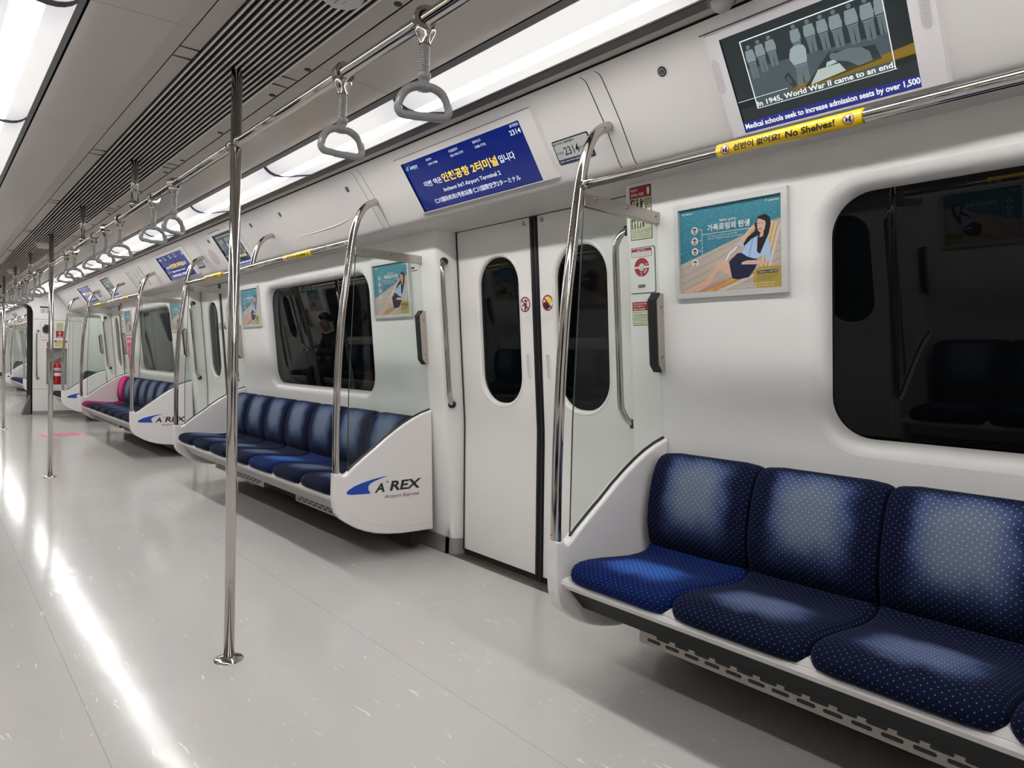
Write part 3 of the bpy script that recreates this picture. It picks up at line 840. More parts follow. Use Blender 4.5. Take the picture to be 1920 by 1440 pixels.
def bench(x0, x1, lab, n=7, special=None, dark=False, skirt=None, heaters=(), grp='benches along the right side'):
    """special: {index: (seat material, back material)}"""
    root = thing('seat_bench', ((x0+x1)/2, 2.0, 0.0), lab, 'bench', grp)
    xa = x0 + 0.024; xb = x1 - 0.024
    g = G()
    g.add(extr_x([(1.735, 0.389), (1.722, 0.384), (1.718, 0.372), (1.735, 0.353), (1.76, 0.350), (2.31, 0.350), (2.31, 0.40), (1.76, 0.392)], xa, xb, closed=True), M_SHELL)
    for i in range(n-1):    # little white upstands between the cushions
        xc = x0 + 0.05 + 0.43*(i+1)
        g.add(([(xc-0.028, 1.727, 0.387), (xc+0.028, 1.727, 0.387), (xc, 1.735, 0.412), (xc-0.028, 1.80, 0.387), (xc+0.028, 1.80, 0.387), (xc, 1.80, 0.412)], [(0, 1, 2), (0, 2, 5, 3), (1, 4, 5, 2), (3, 5, 4)]), M_SHELL)
    part('bench_shell', g, root)
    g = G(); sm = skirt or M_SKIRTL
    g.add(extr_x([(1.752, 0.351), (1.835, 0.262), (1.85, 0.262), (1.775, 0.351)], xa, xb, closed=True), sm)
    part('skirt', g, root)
    g = G(); g.add(boxv(xa, xb, 1.86, 2.30, 0.335, 0.349), M_BLACK); g.add(boxv(xa+0.03, xb-0.03, 2.24, 2.30, 0.03, 0.335), M_BLACK); part('bounce_absorber', g, root)  # black slab and back panel added to soak up bounce light under the bench
    for i in range(n):
        a = x0 + 0.05 + 0.43*i; b = a + 0.43
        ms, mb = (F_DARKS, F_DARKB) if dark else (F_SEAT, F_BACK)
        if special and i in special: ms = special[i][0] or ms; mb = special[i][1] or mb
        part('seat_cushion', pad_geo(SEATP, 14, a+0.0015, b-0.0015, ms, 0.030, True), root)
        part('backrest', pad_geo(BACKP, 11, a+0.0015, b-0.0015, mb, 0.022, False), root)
    for ha, hb in heaters:
        g = G(); y0 = 1.868
        g.add(boxv(ha, hb, y0, 2.20, 0.206, 0.275), M_STEELD)
        m = int((hb-ha-0.06)/0.075)
        fr = Fr((ha, y0, 0.206), (1, 0, 0), (0, 0, 1))
        for j in range(m):
            for rw, off in ((0.013, 0.0), (0.0305, 0.037)):
                c = 0.035 + off + 0.075*j
                g.add(slab(fr, rr(c, rw, c+0.053, rw+0.0105, 0.005, 3), 0.0, 0.0012), M_BLACK)
        part('heater_cover', g, root)
    return root
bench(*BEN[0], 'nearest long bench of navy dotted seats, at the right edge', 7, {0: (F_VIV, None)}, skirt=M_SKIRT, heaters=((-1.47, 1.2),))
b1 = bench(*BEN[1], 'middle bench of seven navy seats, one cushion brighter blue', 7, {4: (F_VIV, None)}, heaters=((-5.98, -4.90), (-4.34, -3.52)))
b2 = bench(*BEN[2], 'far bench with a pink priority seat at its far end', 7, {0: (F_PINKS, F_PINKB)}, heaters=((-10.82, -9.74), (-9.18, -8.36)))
bench(-14.50, -13.13, 'short dark end bench beside the white end wall', 3, None, dark=True)
dup(b1, -18.75 - BEN[1][1], 'small bench seen through the gangway in the next car, nearer of two', 'benches of the next car')
dup(b1, -18.75 - BEN[1][1] - P, 'farther of the two benches in the next car', 'benches of the next car')
for i in range(3):
    dup([b1, b1, b2][i], [BEN[0][0]-BEN[1][0], 0, 0][i], 'bench on the opposite side of the car facing the %s' % BW[i], 'benches along the opposite side', rot_about=sum(BEN[i])/2)

# ------------------------------------------------------------------ partition at a bench end
PANEL = [(2.345, 0.135), (2.316, 0.858), (2.25, 0.838), (2.188, 0.812), (2.13, 0.781), (2.074, 0.747), (2.0, 0.697), (1.937, 0.648), (1.87, 0.600), (1.806, 0.551), (1.79, 0.538), (1.772, 0.520), (1.748, 0.508), (1.736, 0.512), (1.735, 0.524), (1.690, 0.524), (1.688, 0.50), (1.688, 0.40), (1.693, 0.345), (1.707, 0.305), (1.735, 0.27), (1.78, 0.238), (1.83, 0.208), (1.88, 0.186), (1.95, 0.163), (2.03, 0.148), (2.12, 0.139), (2.235, 0.136)]
POST = [(1.712, 0.50), (1.7075, 0.62), (1.706, 0.835), (1.712, 1.118), (1.728, 1.383), (1.7535, 1.593), (1.779, 1.789), (1.800, 1.885), (1.826, 1.950), (1.862, 1.998), (1.905, 2.025), (1.950, 2.045)]
SWOOSH = [(1.762, 0.413), (1.774, 0.427), (1.81, 0.446), (1.86, 0.461), (1.921, 0.4745), (1.983, 0.4835), (2.022, 0.486), (1.973, 0.475), (1.931, 0.462), (1.908, 0.451), (1.897, 0.438), (1.897, 0.420), (1.912, 0.396), (1.851, 0.3975), (1.801, 0.400), (1.772, 0.404)]
def partition(x, out, lab, grp, logo=True):
    root = thing('end_partition', (x, 2.0, 0.0), lab, 'partition', grp)
    g = G()
    bm = bmesh.new(); T = 0.024
    lo = [bm.verts.new((x-T, y, z)) for y, z in PANEL]; hi = [bm.verts.new((x+T, y, z)) for y, z in PANEL]; k = len(PANEL)
    fa = bm.faces.new(lo); fb = bm.faces.new(list(reversed(hi)))
    for i in range(k): bm.faces.new((lo[i], hi[i], hi[(i+1) % k], lo[(i+1) % k]))
    bmesh.ops.recalc_face_normals(bm, faces=bm.faces)
    bmesh.ops.bevel(bm, geom=[e for e in list(fa.edges) + list(fb.edges)], offset=0.011, segments=3, profile=0.5, affect='EDGES')
    bm.verts.index_update()
    g.add(([tuple(p.co) for p in bm.verts], [tuple(q.index for q in fc.verts) for fc in bm.faces]), M_SHELL)
    bm.free()
    fr = Fr((x + out*(T+0.0003), 0, 0), (0, out, 0), (0, 0, 1))
    line = []
    for y, z in PANEL[17:]:
        d = Vector((2.06-y, 0.47-z)).normalized(); line.append((y + d.x*0.046, z + d.y*0.046))
    line.append((2.338, 0.178))
    v = [Vector((x + out*(T+0.0004), y, z + h)) for y, z in line for h in (-0.0007, 0.0007)]
    g.add((v, [(2*i, 2*i+2, 2*i+3, 2*i+1) for i in range(len(line)-1)]), flat('panel_line_grey', (0.52, 0.50, 0.49), 0.4))
    pn = part('end_panel', g, root)
    if logo:
        mp = (lambda p: p) if out > 0 else (lambda p: (-(2*2.02 - p[0]), p[1]))
        lg = G()
        lg.add(slab(fr, [mp(p) for p in SWOOSH][::-1], 0.0, 0.0008), M_ABLUE)
        def bx(a0, a1): return (a0, a1) if out > 0 else (a0 - 4.04, a1 - 4.04)
        for s_, a0, a1, b0, b1, mt, bd, sh in (('A', 1.937, 2.002, 0.396, 0.449, M_INK, 0.03, 0.22), ('REX', 2.035, 2.237, 0.398, 0.455, M_INK, 0.03, 0.22), ('Airport Express', 1.999, 2.232, 0.3515, 0.378, M_BRED, 0.004, 0.2)):
            q0, q1 = bx(a0, a1); lg.add(text(fr, s_, q0, b0, q1, b1, 0.0008, bd, sh), mt)
        st = []
        for k_ in range(10):
            r_ = 0.009 if k_ % 2 == 0 else 0.0036; an = math.pi/2 + k_*math.pi/5
            st.append(mp((2.019 + r_*math.cos(an)*out, 0.452 + r_*math.sin(an))))
        lg.add(poly(fr, st, 0.0009), M_BRED)
        part('logo', lg, pn)
    g = G(); f2 = Fr((x, 0, 0), (0, 1, 0), (0, 0, 1))
    arc = [(2.311, 0.862), (2.25, 0.843), (2.188, 0.817), (2.13, 0.786), (2.074, 0.752), (2.0, 0.702), (1.937, 0.653), (1.87, 0.605), (1.806, 0.556), (1.779, 0.530)]
    gl = [(yw(1.745)-0.004, 1.745)] + [(1.803, 1.745), (1.796, 1.55), (1.788, 1.30), (1.777, 0.95)] + arc[::-1]
    g.add(slab(f2, gl, -0.004, 0.004), M_GLASS)
    part('glass_pane', g, root)
    g = G(); g.add(tube([(x, y, z-0.001) for y, z in arc], 0.0058, 6), M_RUBBER)
    part('gasket', g, root)
    g = G(); g.add(tube([(x, 1.803, 1.742), (x, 1.796, 1.55), (x, 1.788, 1.30), (x, 1.777, 0.95), (x, 1.779, 0.535)], 0.0026, 6), flat('glass_edge_dark', (0.03, 0.045, 0.04), 0.2))
    part('glass_edge', g, root)
    g = G(); g.add(bbox(x-0.013, x+0.013, 1.792, 2.226, 1.719, 1.766, 0.003), M_STEEL)
    for y, z in ((1.85, 1.752), (2.02, 1.748), (2.20, 1.745)):
        for s in (-1, 1): g.add(lathe([(0.0, 0.003*s), (0.0045, 0.003*s), (0.005, 0.0)], (x + s*0.013, y, z), 10, 'x'), M_STEELD)
    part('top_bracket', g, root)
    g = G(); s_ = out
    cl = [(2.21, 1.418), (2.232, 1.444), (2.262, 1.446), (2.292, 1.134), (2.262, 1.132), (2.238, 1.158)]
    g.add(slab(f2, cl, -0.02, 0.02), M_STEEL)
    ed = [(2.2055, 1.417), (2.230, 1.4475), (2.235, 1.441), (2.2135, 1.4145), (2.241, 1.1605), (2.264, 1.134), (2.2605, 1.1285), (2.2345, 1.157)]
    g.add(slab(f2, ed, -0.0205, 0.0205), M_RUBBER)
    for z in (1.39, 1.19):
        for s in (-1, 1): g.add(lathe([(0.0, 0.003*s), (0.005, 0.003*s), (0.0055, 0.0)], (x + s*0.02, yw(z)-0.018, z), 10, 'x'), M_STEELD)
    part('wall_clamp', g, root)
    g = G(); g.add(tube(smooth_path([(x, y, z) for y, z in POST], 5), 0.0195, 20), M_CHROME, True)
    g.add(lathe([(0.0, 0.002), (0.004, 0.002), (0.0045, -0.001)], (x - 0.006, 1.692, 0.545), 10, 'x'), M_STEELD)
    po = part('grab_post', g, root)
    g = G(); n_ = Vector((0, -0.8158, -0.5784)); c_ = Vector((x, 1.944, 2.036)) - n_*0.012
    u_ = Vector((1, 0, 0)); v_ = Vector(COVE_UP)
    vv = []; ff = []
    prof = [(0.020, 0.024), (0.026, 0.022), (0.032, 0.014), (0.034, 0.006)]
    for i in range(24):
        a = 2*math.pi*i/24
        for r_, h in prof: vv.append(c_ + (u_*math.cos(a) + v_*math.sin(a))*r_ + n_*h)
    for i in range(24):
        for j in range(3):
            a = i*4+j; b = ((i+1) % 24)*4+j; ff.append((a, a+1, b+1, b))
    g.add((vv, ff), M_COVE, True)
    part('post_flange', g, po)
    return root
pw = ['nearest', 'middle', 'far']
GP = 'glass partitions at the bench ends'
pL = partition(BEN[0][0], -1, 'nearest glass partition with chrome post, left end of the nearest bench', GP)
pR = partition(BEN[1][1], 1, 'glass partition with blue logo panel at the near end of the middle bench', GP)
dup(pL, -P, 'glass partition at the far end of the middle bench, behind the nearest pole', GP)
dup(pR, -P, 'glass partition with logo panel at the near end of the far bench', GP)
dup(pL, -2*P, 'glass partition beside the pink priority seat', GP)
dup(pR, -2*P, 'glass partition of the short end bench, showing only the blue swoosh', GP)
q = -18.75 - BEN[1][1]
GP2 = 'glass partitions of the next car'
dup(pL, -17.03 - BEN[0][0], 'partition just beyond the gangway in the next car', GP2)
dup(pR, q, 'partition at the near end of the first bench in the next car', GP2)
dup(pL, q - P, 'partition at the far end of the first bench in the next car', GP2)
dup(pR, q - P, 'partition at the near end of the second bench in the next car', GP2)
for i in range(3):
    c = sum(BEN[i])/2
    dup(pR, -(i-1)*P, 'partition at the far end of the opposite bench facing the %s' % BW[i], 'partitions of the opposite side', rot_about=c)
    if i: dup(pL, -i*P, 'partition at the near end of the opposite bench facing the %s' % BW[i], 'partitions of the opposite side', rot_about=c)

# ------------------------------------------------------------------ rail above a bench with yellow sleeves
RY, RZ = 1.779, 1.789
def sleeve(xa, xb, par):
    g = G(); r = 0.0192; g.add(tube([(xa, RY, RZ), (xb, RY, RZ)], r, 28), M_YEL, True)
    s = part('yellow_sleeve', g, par)
    phi0 = math.radians(-17)
    def wrap(vf, rad):
        vf = cut_b(vf, [-0.0100 + 0.002*i for i in range(11)])
        return [Vector((p[0], RY - rad*math.cos(phi0 + p[1]/r), RZ + rad*math.sin(phi0 + p[1]/r))) for p in vf[0]], vf[1]
    fl = Fr((0, 0, 0), (1, 0, 0), (0, 1, 0)); L = xb-xa
    g = G()
    for a0, a1, b0, b1, t in ((0.056, 0.198, -0.009, 0.010, '선반이 없어요!'), (0.213, 0.345, -0.009, 0.009, 'No Shelves!')):
        g.add(wrap(text(fl, t, xa + a0*L/0.41, b0, xa + a1*L/0.41, b1, 0, 0.03, 0.08), r+0.0006), M_INK)
    for ca in (0.030, 0.380):
        c = xa + ca*L/0.41
        g.add(wrap(poly(fl, circ(c, 0, 0.0142, 20)), r+0.0003), M_WHITE)
        g.add(wrap(ringf(fl, circ(c, 0, 0.0142, 20), list(reversed(circ(c, 0, 0.0122, 20)))), r+0.0008), M_RED)
        g.add(wrap(poly(fl, [(c+0.002, 0.008), (c+0.008, 0.007), (c+0.006, 0.001), (c+0.008, -0.007), (c+0.001, -0.007), (c+0.001, 0.0)]), r+0.0006), M_INK)
        g.add(wrap(poly(fl, [(c-0.007, 0.002), (c-0.002, 0.004), (c-0.002, -0.004), (c-0.006, -0.006)]), r+0.0006), M_INK)
        g.add(wrap(poly(fl, [(c-0.0085, 0.007), (c-0.0072, 0.0083), (c+0.0085, -0.007), (c+0.0072, -0.0083)]), r+0.0009), M_RED)
    part('lettering', g, s)
def wall_rail(x0, x1, lab, grp):
    root = thing('grab_rail', ((x0+x1)/2, RY, RZ), lab, 'grab rail', grp)
    g = G(); g.add(tube([(x0+0.012, RY, RZ), (x1-0.012, RY, RZ)], 0.0168, 20), M_CHROME, True)
    for xx in (x0+0.035, x1-0.035): g.add(tube([(xx-0.012, RY, RZ), (xx+0.012, RY, RZ)], 0.0174, 20), M_CHROME, True)
    part('rail', g, root)
    xm = (x0+x1)/2 + 0.058
    g = G(); g.add(tube(smooth_path([(xm, RY+0.002, RZ+0.01)] + [(xm, y, z) for y, z in POST[7:]], 5), 0.0165, 18), M_CHROME, True)
    part('support', g, root)
    sleeve(x0 + 0.566, x0 + 0.976, root)
    sleeve(x1 - 0.908, x1 - 0.500, root)
    return root
GR = 'chrome grab rails above the benches'
wr = wall_rail(*BEN[0], 'chrome grab rail above the nearest bench, with yellow No Shelves sleeve', GR)
dup(wr, -P, 'chrome grab rail with two yellow sleeves above the middle bench', GR)
dup(wr, -2*P, 'chrome grab rail above the far bench', GR)
dup(wr, -18.75-BEN[0][1], 'grab rail above the first bench in the next car', 'grab rails of the next car')
dup(wr, -18.75-BEN[0][1]-P, 'grab rail above the second bench in the next car', 'grab rails of the next car')
for i in range(3): dup(wr, -i*P, 'grab rail on the opposite side, facing the %s' % BW[i], 'grab rails of the opposite side', rot_about=sum(BEN[i])/2)

# ------------------------------------------------------------------ aisle poles, hangers, overhead rail
OZ = 1.935
def pole(x, lab):
    root = thing('vertical_pole', (x, CY, 0.0), lab, 'pole', 'chrome poles along the aisle')
    g = G(); g.add(tube([(x, CY, 0.005), (x, CY, 2.212)], 0.0195, 24), M_CHROME, True); part('shaft', g, root)
    g = G(); g.add(lathe([(0.0, 0.016), (0.021, 0.016), (0.025, 0.014), (0.047, 0.008), (0.052, 0.004), (0.053, 0.0)], (x, CY, 0), 32), M_CHROME, True); part('floor_flange', g, root)
    g = G()
    for s in (-1, 1): g.add(tube([(x + s*0.012, CY, OZ), (x + s*0.06, CY, OZ)], 0.0205, 20), M_CHROME, True)
    part('rail_clamp', g, root)
    return root
p0 = pole(XD - 0.037, 'tall chrome pole standing nearest, in front of the nearest bench')
dup(p0, -P, 'second chrome pole along the aisle, farther left'); dup(p0, -2*P, 'third chrome pole, at the left edge of the picture')
dup(p0, -15.26, 'chrome pole standing in the next car', 'poles of the next car')
XP = XD - 0.037
def hanger(x, lab):
    root = thing('rail_hanger', (x, CY, OZ), lab, 'hanger', 'short chrome hangers between ceiling and overhead rail')
    g = G(); g.add(tube([(x, CY, OZ + 0.0168), (x, CY, 2.21)], 0.0185, 20), M_CHROME, True); part('stem', g, root)
    g = G(); g.add(lathe([(0.019, 0.035), (0.024, 0.03), (0.024, 0.004), (0.019, 0.0)], (x, CY, OZ+0.012), 20), M_CHROME, True); part('collar', g, root)
    return root
h0 = hanger(XP - P/3, 'short chrome hanger holding up the overhead rail, nearest beyond the tall pole')
nm_ = ['second short chrome hanger beyond the nearest pole', None, 'short chrome hanger just beyond the second pole', 'second short chrome hanger beyond the second pole', None, 'short chrome hanger just beyond the third pole']
for k, w in enumerate(nm_):
    if w: dup(h0, -(k+1)*P/3, w + ', on the overhead rail')
g = G(); g.add(tube([(1.2, CY, OZ), (XE + 0.25, CY, OZ)], 0.0168, 20), M_CHROME, True)
single('overhead_rail', g, (0, CY, OZ), 'long chrome overhead rail running down the middle of the car', 'overhead rail')
g = G(); g.add(tube([(X2 - 0.3, CY, OZ), (X2E+0.3, CY, OZ)], 0.0168, 16), M_CHROME, True)
single('overhead_rail', g, (X2, CY, OZ), 'overhead rail of the next car beyond the gangway', 'overhead rail')

# ------------------------------------------------------------------ hand straps
def strap(x, lab):
    root = thing('hand_strap', (x, CY, OZ), lab, 'hand strap', 'grey hand straps on the overhead rail')
    g = G()
    # clamp loop round the rail and forked yoke below
    g.add(lathe([(0.0172, -0.0175), (0.0172, 0.0175), (0.027, 0.0175), (0.0285, 0.015), (0.0285, -0.015), (0.027, -0.0175), (0.0172, -0.0175)], (x, CY, OZ), 24, 'x'), M_CHROME)
    yk = [(0.0228, -0.0172, 0.0165), (0.0250, -0.022, 0.0163), (0.0228, -0.031, 0.0155), (0.0180, -0.040, 0.014), (0.0142, -0.049, 0.013), (0.0138, -0.056, 0.013)]
    v = []; f = []
    for hw, dz, hx in yk:
        for k in range(16):
            a = 2*math.pi*k/16
            v.append((x + hx*math.copysign(abs(math.cos(a))**0.7, math.cos(a)), CY + hw*math.copysign(abs(math.sin(a))**0.7, math.sin(a)), OZ + dz))
    for i in range(len(yk)-1):
        for k in range(16):
            a = i*16+k; b = i*16+(k+1) % 16; f.append((a, a+16, b+16, b))
    g.add((v, f), M_CHROME, True)
    part('clamp', g, root)
    g = G()
    pr = [(0.0, -0.052)]; z = -0.052
    pr.append((0.0122, -0.052))
    for k in range(13):
        pr += [(0.0122, z - 0.002), (0.0109, z - 0.0028), (0.0109, z - 0.0042), (0.0122, z - 0.005)]; z -= 0.0058
    pr.append((0.0122, -0.130))
    g.add(lathe(pr, (x, CY, OZ), 16), M_GRIPL, True)
    g.add(lathe([(0.0, -0.122), (0.0152, -0.122), (0.0155, -0.124), (0.0155, -0.131), (0.0148, -0.133), (0.0135, -0.135), (0.0130, -0.150), (0.0, -0.152)], (x, CY, OZ), 16), M_GRIP, True)
    part('sleeve', g, root)
    g = G()
    half = [(0.0, -0.151), (0.022, -0.1535), (0.040, -0.163), (0.052, -0.180), (0.0580, -0.199), (0.0570, -0.2105), (0.048, -0.2185), (0.028, -0.2200)]
    loop = half + [(0.0, -0.2200)] + [(-p, q) for p, q in reversed(half[1:])]
    pts = smooth_path([(x, CY + a, OZ + b) for a, b in loop], 4, True)
    g.add(tube(pts, 0.0118, 14, closed=True, sy=0.82), M_GRIP, True)
    g.add(lathe([(0.013, -0.138), (0.0145, -0.150), (0.020, -0.158), (0.0, -0.162)], (x, CY, OZ), 12), M_GRIP, True)
    part('grip', g, root)
    return root
SO = [-0.83, -1.20, -1.975, -2.385, -2.795, -3.575, -3.985]
wl = ['first', 'second', 'third', 'fourth', 'fifth', 'sixth', 'seventh']
s0 = strap(XP + P + SO[5], 'nearer hand strap, second from the right of the two large ones near the top')
s0['label'] = 'largest grey hand strap, hanging nearest to the camera'
s0.rotation_euler = (0, 0, math.radians(-27))
s1 = dup(s0, SO[6] - SO[5], 'second largest grey hand strap, just right of the tall pole'); s1.rotation_euler = (0, 0, math.radians(-6))
rots = {0: [33, 8, -4, 30, -8, 5, 10], 1: [32, 6, -6, 12, 28, 0, 8]}
for b in (0, 1):
    for i, o in enumerate(SO):
        s = dup(s0, (XP - b*P + o) - (XP + P + SO[5]), 'grey hand strap, %s beyond the %s pole' % (wl[i], ['nearest', 'second'][b]))
        s.rotation_euler = (0, 0, math.radians(rots[b][i]))
for i in range(7):
    s = dup(s0, (XP - 2*P + SO[i] if i < 2 else -16.6 - 0.8*(i-2)) - (XP + P + SO[5]), ('grey hand strap, %s beyond the third pole' % wl[i]) if i < 2 else 'tiny hand strap in the next car', None if i < 2 else 'hand straps of the next car')
    s.rotation_euler = (0, 0, math.radians(-25))

# ------------------------------------------------------------------ door-head passenger displays
SCR_O = (1.993, 1.929)
M_SCRB = flat('display_blue_screen', (0.002, 0.004, 0.02), 0.12, emit=0.45, ecol=(0.007, 0.026, 0.30))
M_SCRW = flat('display_white_text', (0.1, 0.1, 0.1), 0.3, emit=0.85, ecol=(0.9, 0.93, 1.0))
M_SCRY = flat('display_yellow_text', (0.1, 0.1, 0.02), 0.3, emit=0.9, ecol=(1.0, 0.66, 0.07))
M_SCRC = flat('display_cyan_mark', (0.02, 0.1, 0.1), 0.3, emit=0.7, ecol=(0.05, 0.42, 0.62))
M_SCRK = flat('display_dark_edge', (0.003, 0.004, 0.02), 0.2)
def door_display(xd, lab):
    x0 = xd - 0.461; root = thing('passenger_display', (xd, 1.92, 2.04), lab, 'display', 'displays over the doors')
    fr = Fr((x0, SCR_O[0], SCR_O[1]), (1, 0, 0), COVE_UP)
    g = G(); L, H = 0.906, 0.262
    # shallow housing standing out from the cove, open at the screen
    A0, A1, B0, B1 = -0.040, 1.020, -0.010, 0.302
    out = [(A0, B0), (A1, B0), (A1 - 0.0, B1), (A0, B1)]
    k = 4
    outer = [(A0, B0), (A1, B0), (A1, B1), (A0, B1)]; top = [(A0+0.008, B0+0.006), (A1-0.03, B0+0.006), (A1-0.03, B1-0.012), (A0+0.008, B1-0.012)]
    inn = [(0, 0), (L, 0), (L, H), (0, H)]
    v = [fr.p(a, b, -0.028) for a, b in outer] + [fr.p(a, b, 0.006) for a, b in top]
    g.add((v, [(i, (i+1) % 4, 4+(i+1) % 4, 4+i) for i in range(4)]), M_COVE)
    g.add(holed(fr, top, [list(reversed(inn))], 0.006), M_COVE)
    v = [fr.p(a, b, 0.006) for a, b in inn] + [fr.p(a, b, -0.002) for a, b in inn]
    g.add((v, [(i, 4+i, 4+(i+1) % 4, (i+1) % 4)[::-1] for i in range(4)]), M_SCRK)
    g.add(rect(fr, A0, B1-0.012, A1-0.03, B1-0.008, 0.004), M_STRIPB)
    part('housing', g, root)
    g = G(); g.add(rect(fr, 0, 0, L, H, -0.0015), M_SCRB); sc = part('screen', g, root)
    g = G()
    W_ = [('AREX', .050, .118, .2225, .2365, .012, .18), ('콜센터', .205, .248, .2345, .2455, 0, 0), ('1599-7788', .207, .284, .2125, .2225, 0, 0), ('유실물센터', .395, .463, .2345, .2475, 0, 0), ('032-745-7777', .394, .494, .2140, .2245, 0, 0),
          ('범죄신고', .579, .637, .2350, .2475, 0, 0), ('1588-7722', .581, .657, .2130, .2235, 0, 0), ('호차번호', .838, .892, .2430, .2555, 0.004, 0), ('2314', .823, .890, .2125, .2335, .012, 0),
          ('이번 역은', .100, .252, .1170, .1470, .014, 0), ('입니다', .694, .798, .1180, .1530, .014, 0), ("Incheon Int'l Airport Terminal 2", .231, .668, .0660, .0920, .010, 0),
          ('仁川国际机场2号航站楼·仁川国際空港2ターミナル', .121, .775, .0250, .0510, .010, 0)]
    for t, a0, a1, b0, b1, bd, sh in W_: g.add(text(fr, t, a0, b0, a1, b1, -0.0008, bd, sh), M_SCRW)
    g.add(text(fr, '인천공항 2터미널', .260, .1140, .682, .1590, -0.0008, .028), M_SCRY)
    g.add(poly(fr, [(.010, .223), (.018, .2335), (.034, .2405), (.060, .2445), (.044, .2375), (.037, .230), (.041, .2235)][::-1], -0.0008), M_SCRC)
    g.add(rect(fr, .075, .2165, .119, .2185, -0.0008), M_SCRC)
    part('lettering', g, sc)
    return root
d0 = door_display(XD, 'blue passenger display over the nearest doors, showing Incheon airport terminal 2')
dup(d0, -P, 'blue passenger display over the second doors, seen obliquely')
dup(d0, -2*P, 'small blue passenger display over the farthest doors of this car')
for k, xd in enumerate(DOORS2): dup(d0, xd - XD, 'tiny display over the %s doors of the next car' % ORD[k], 'displays of the next car')
for i, xd in enumerate(DOORS[1:]): dup(d0, xd - XD, 'display over the opposite doors, %s from the camera' % ORD[i], 'displays of the opposite side', rot_about=xd)

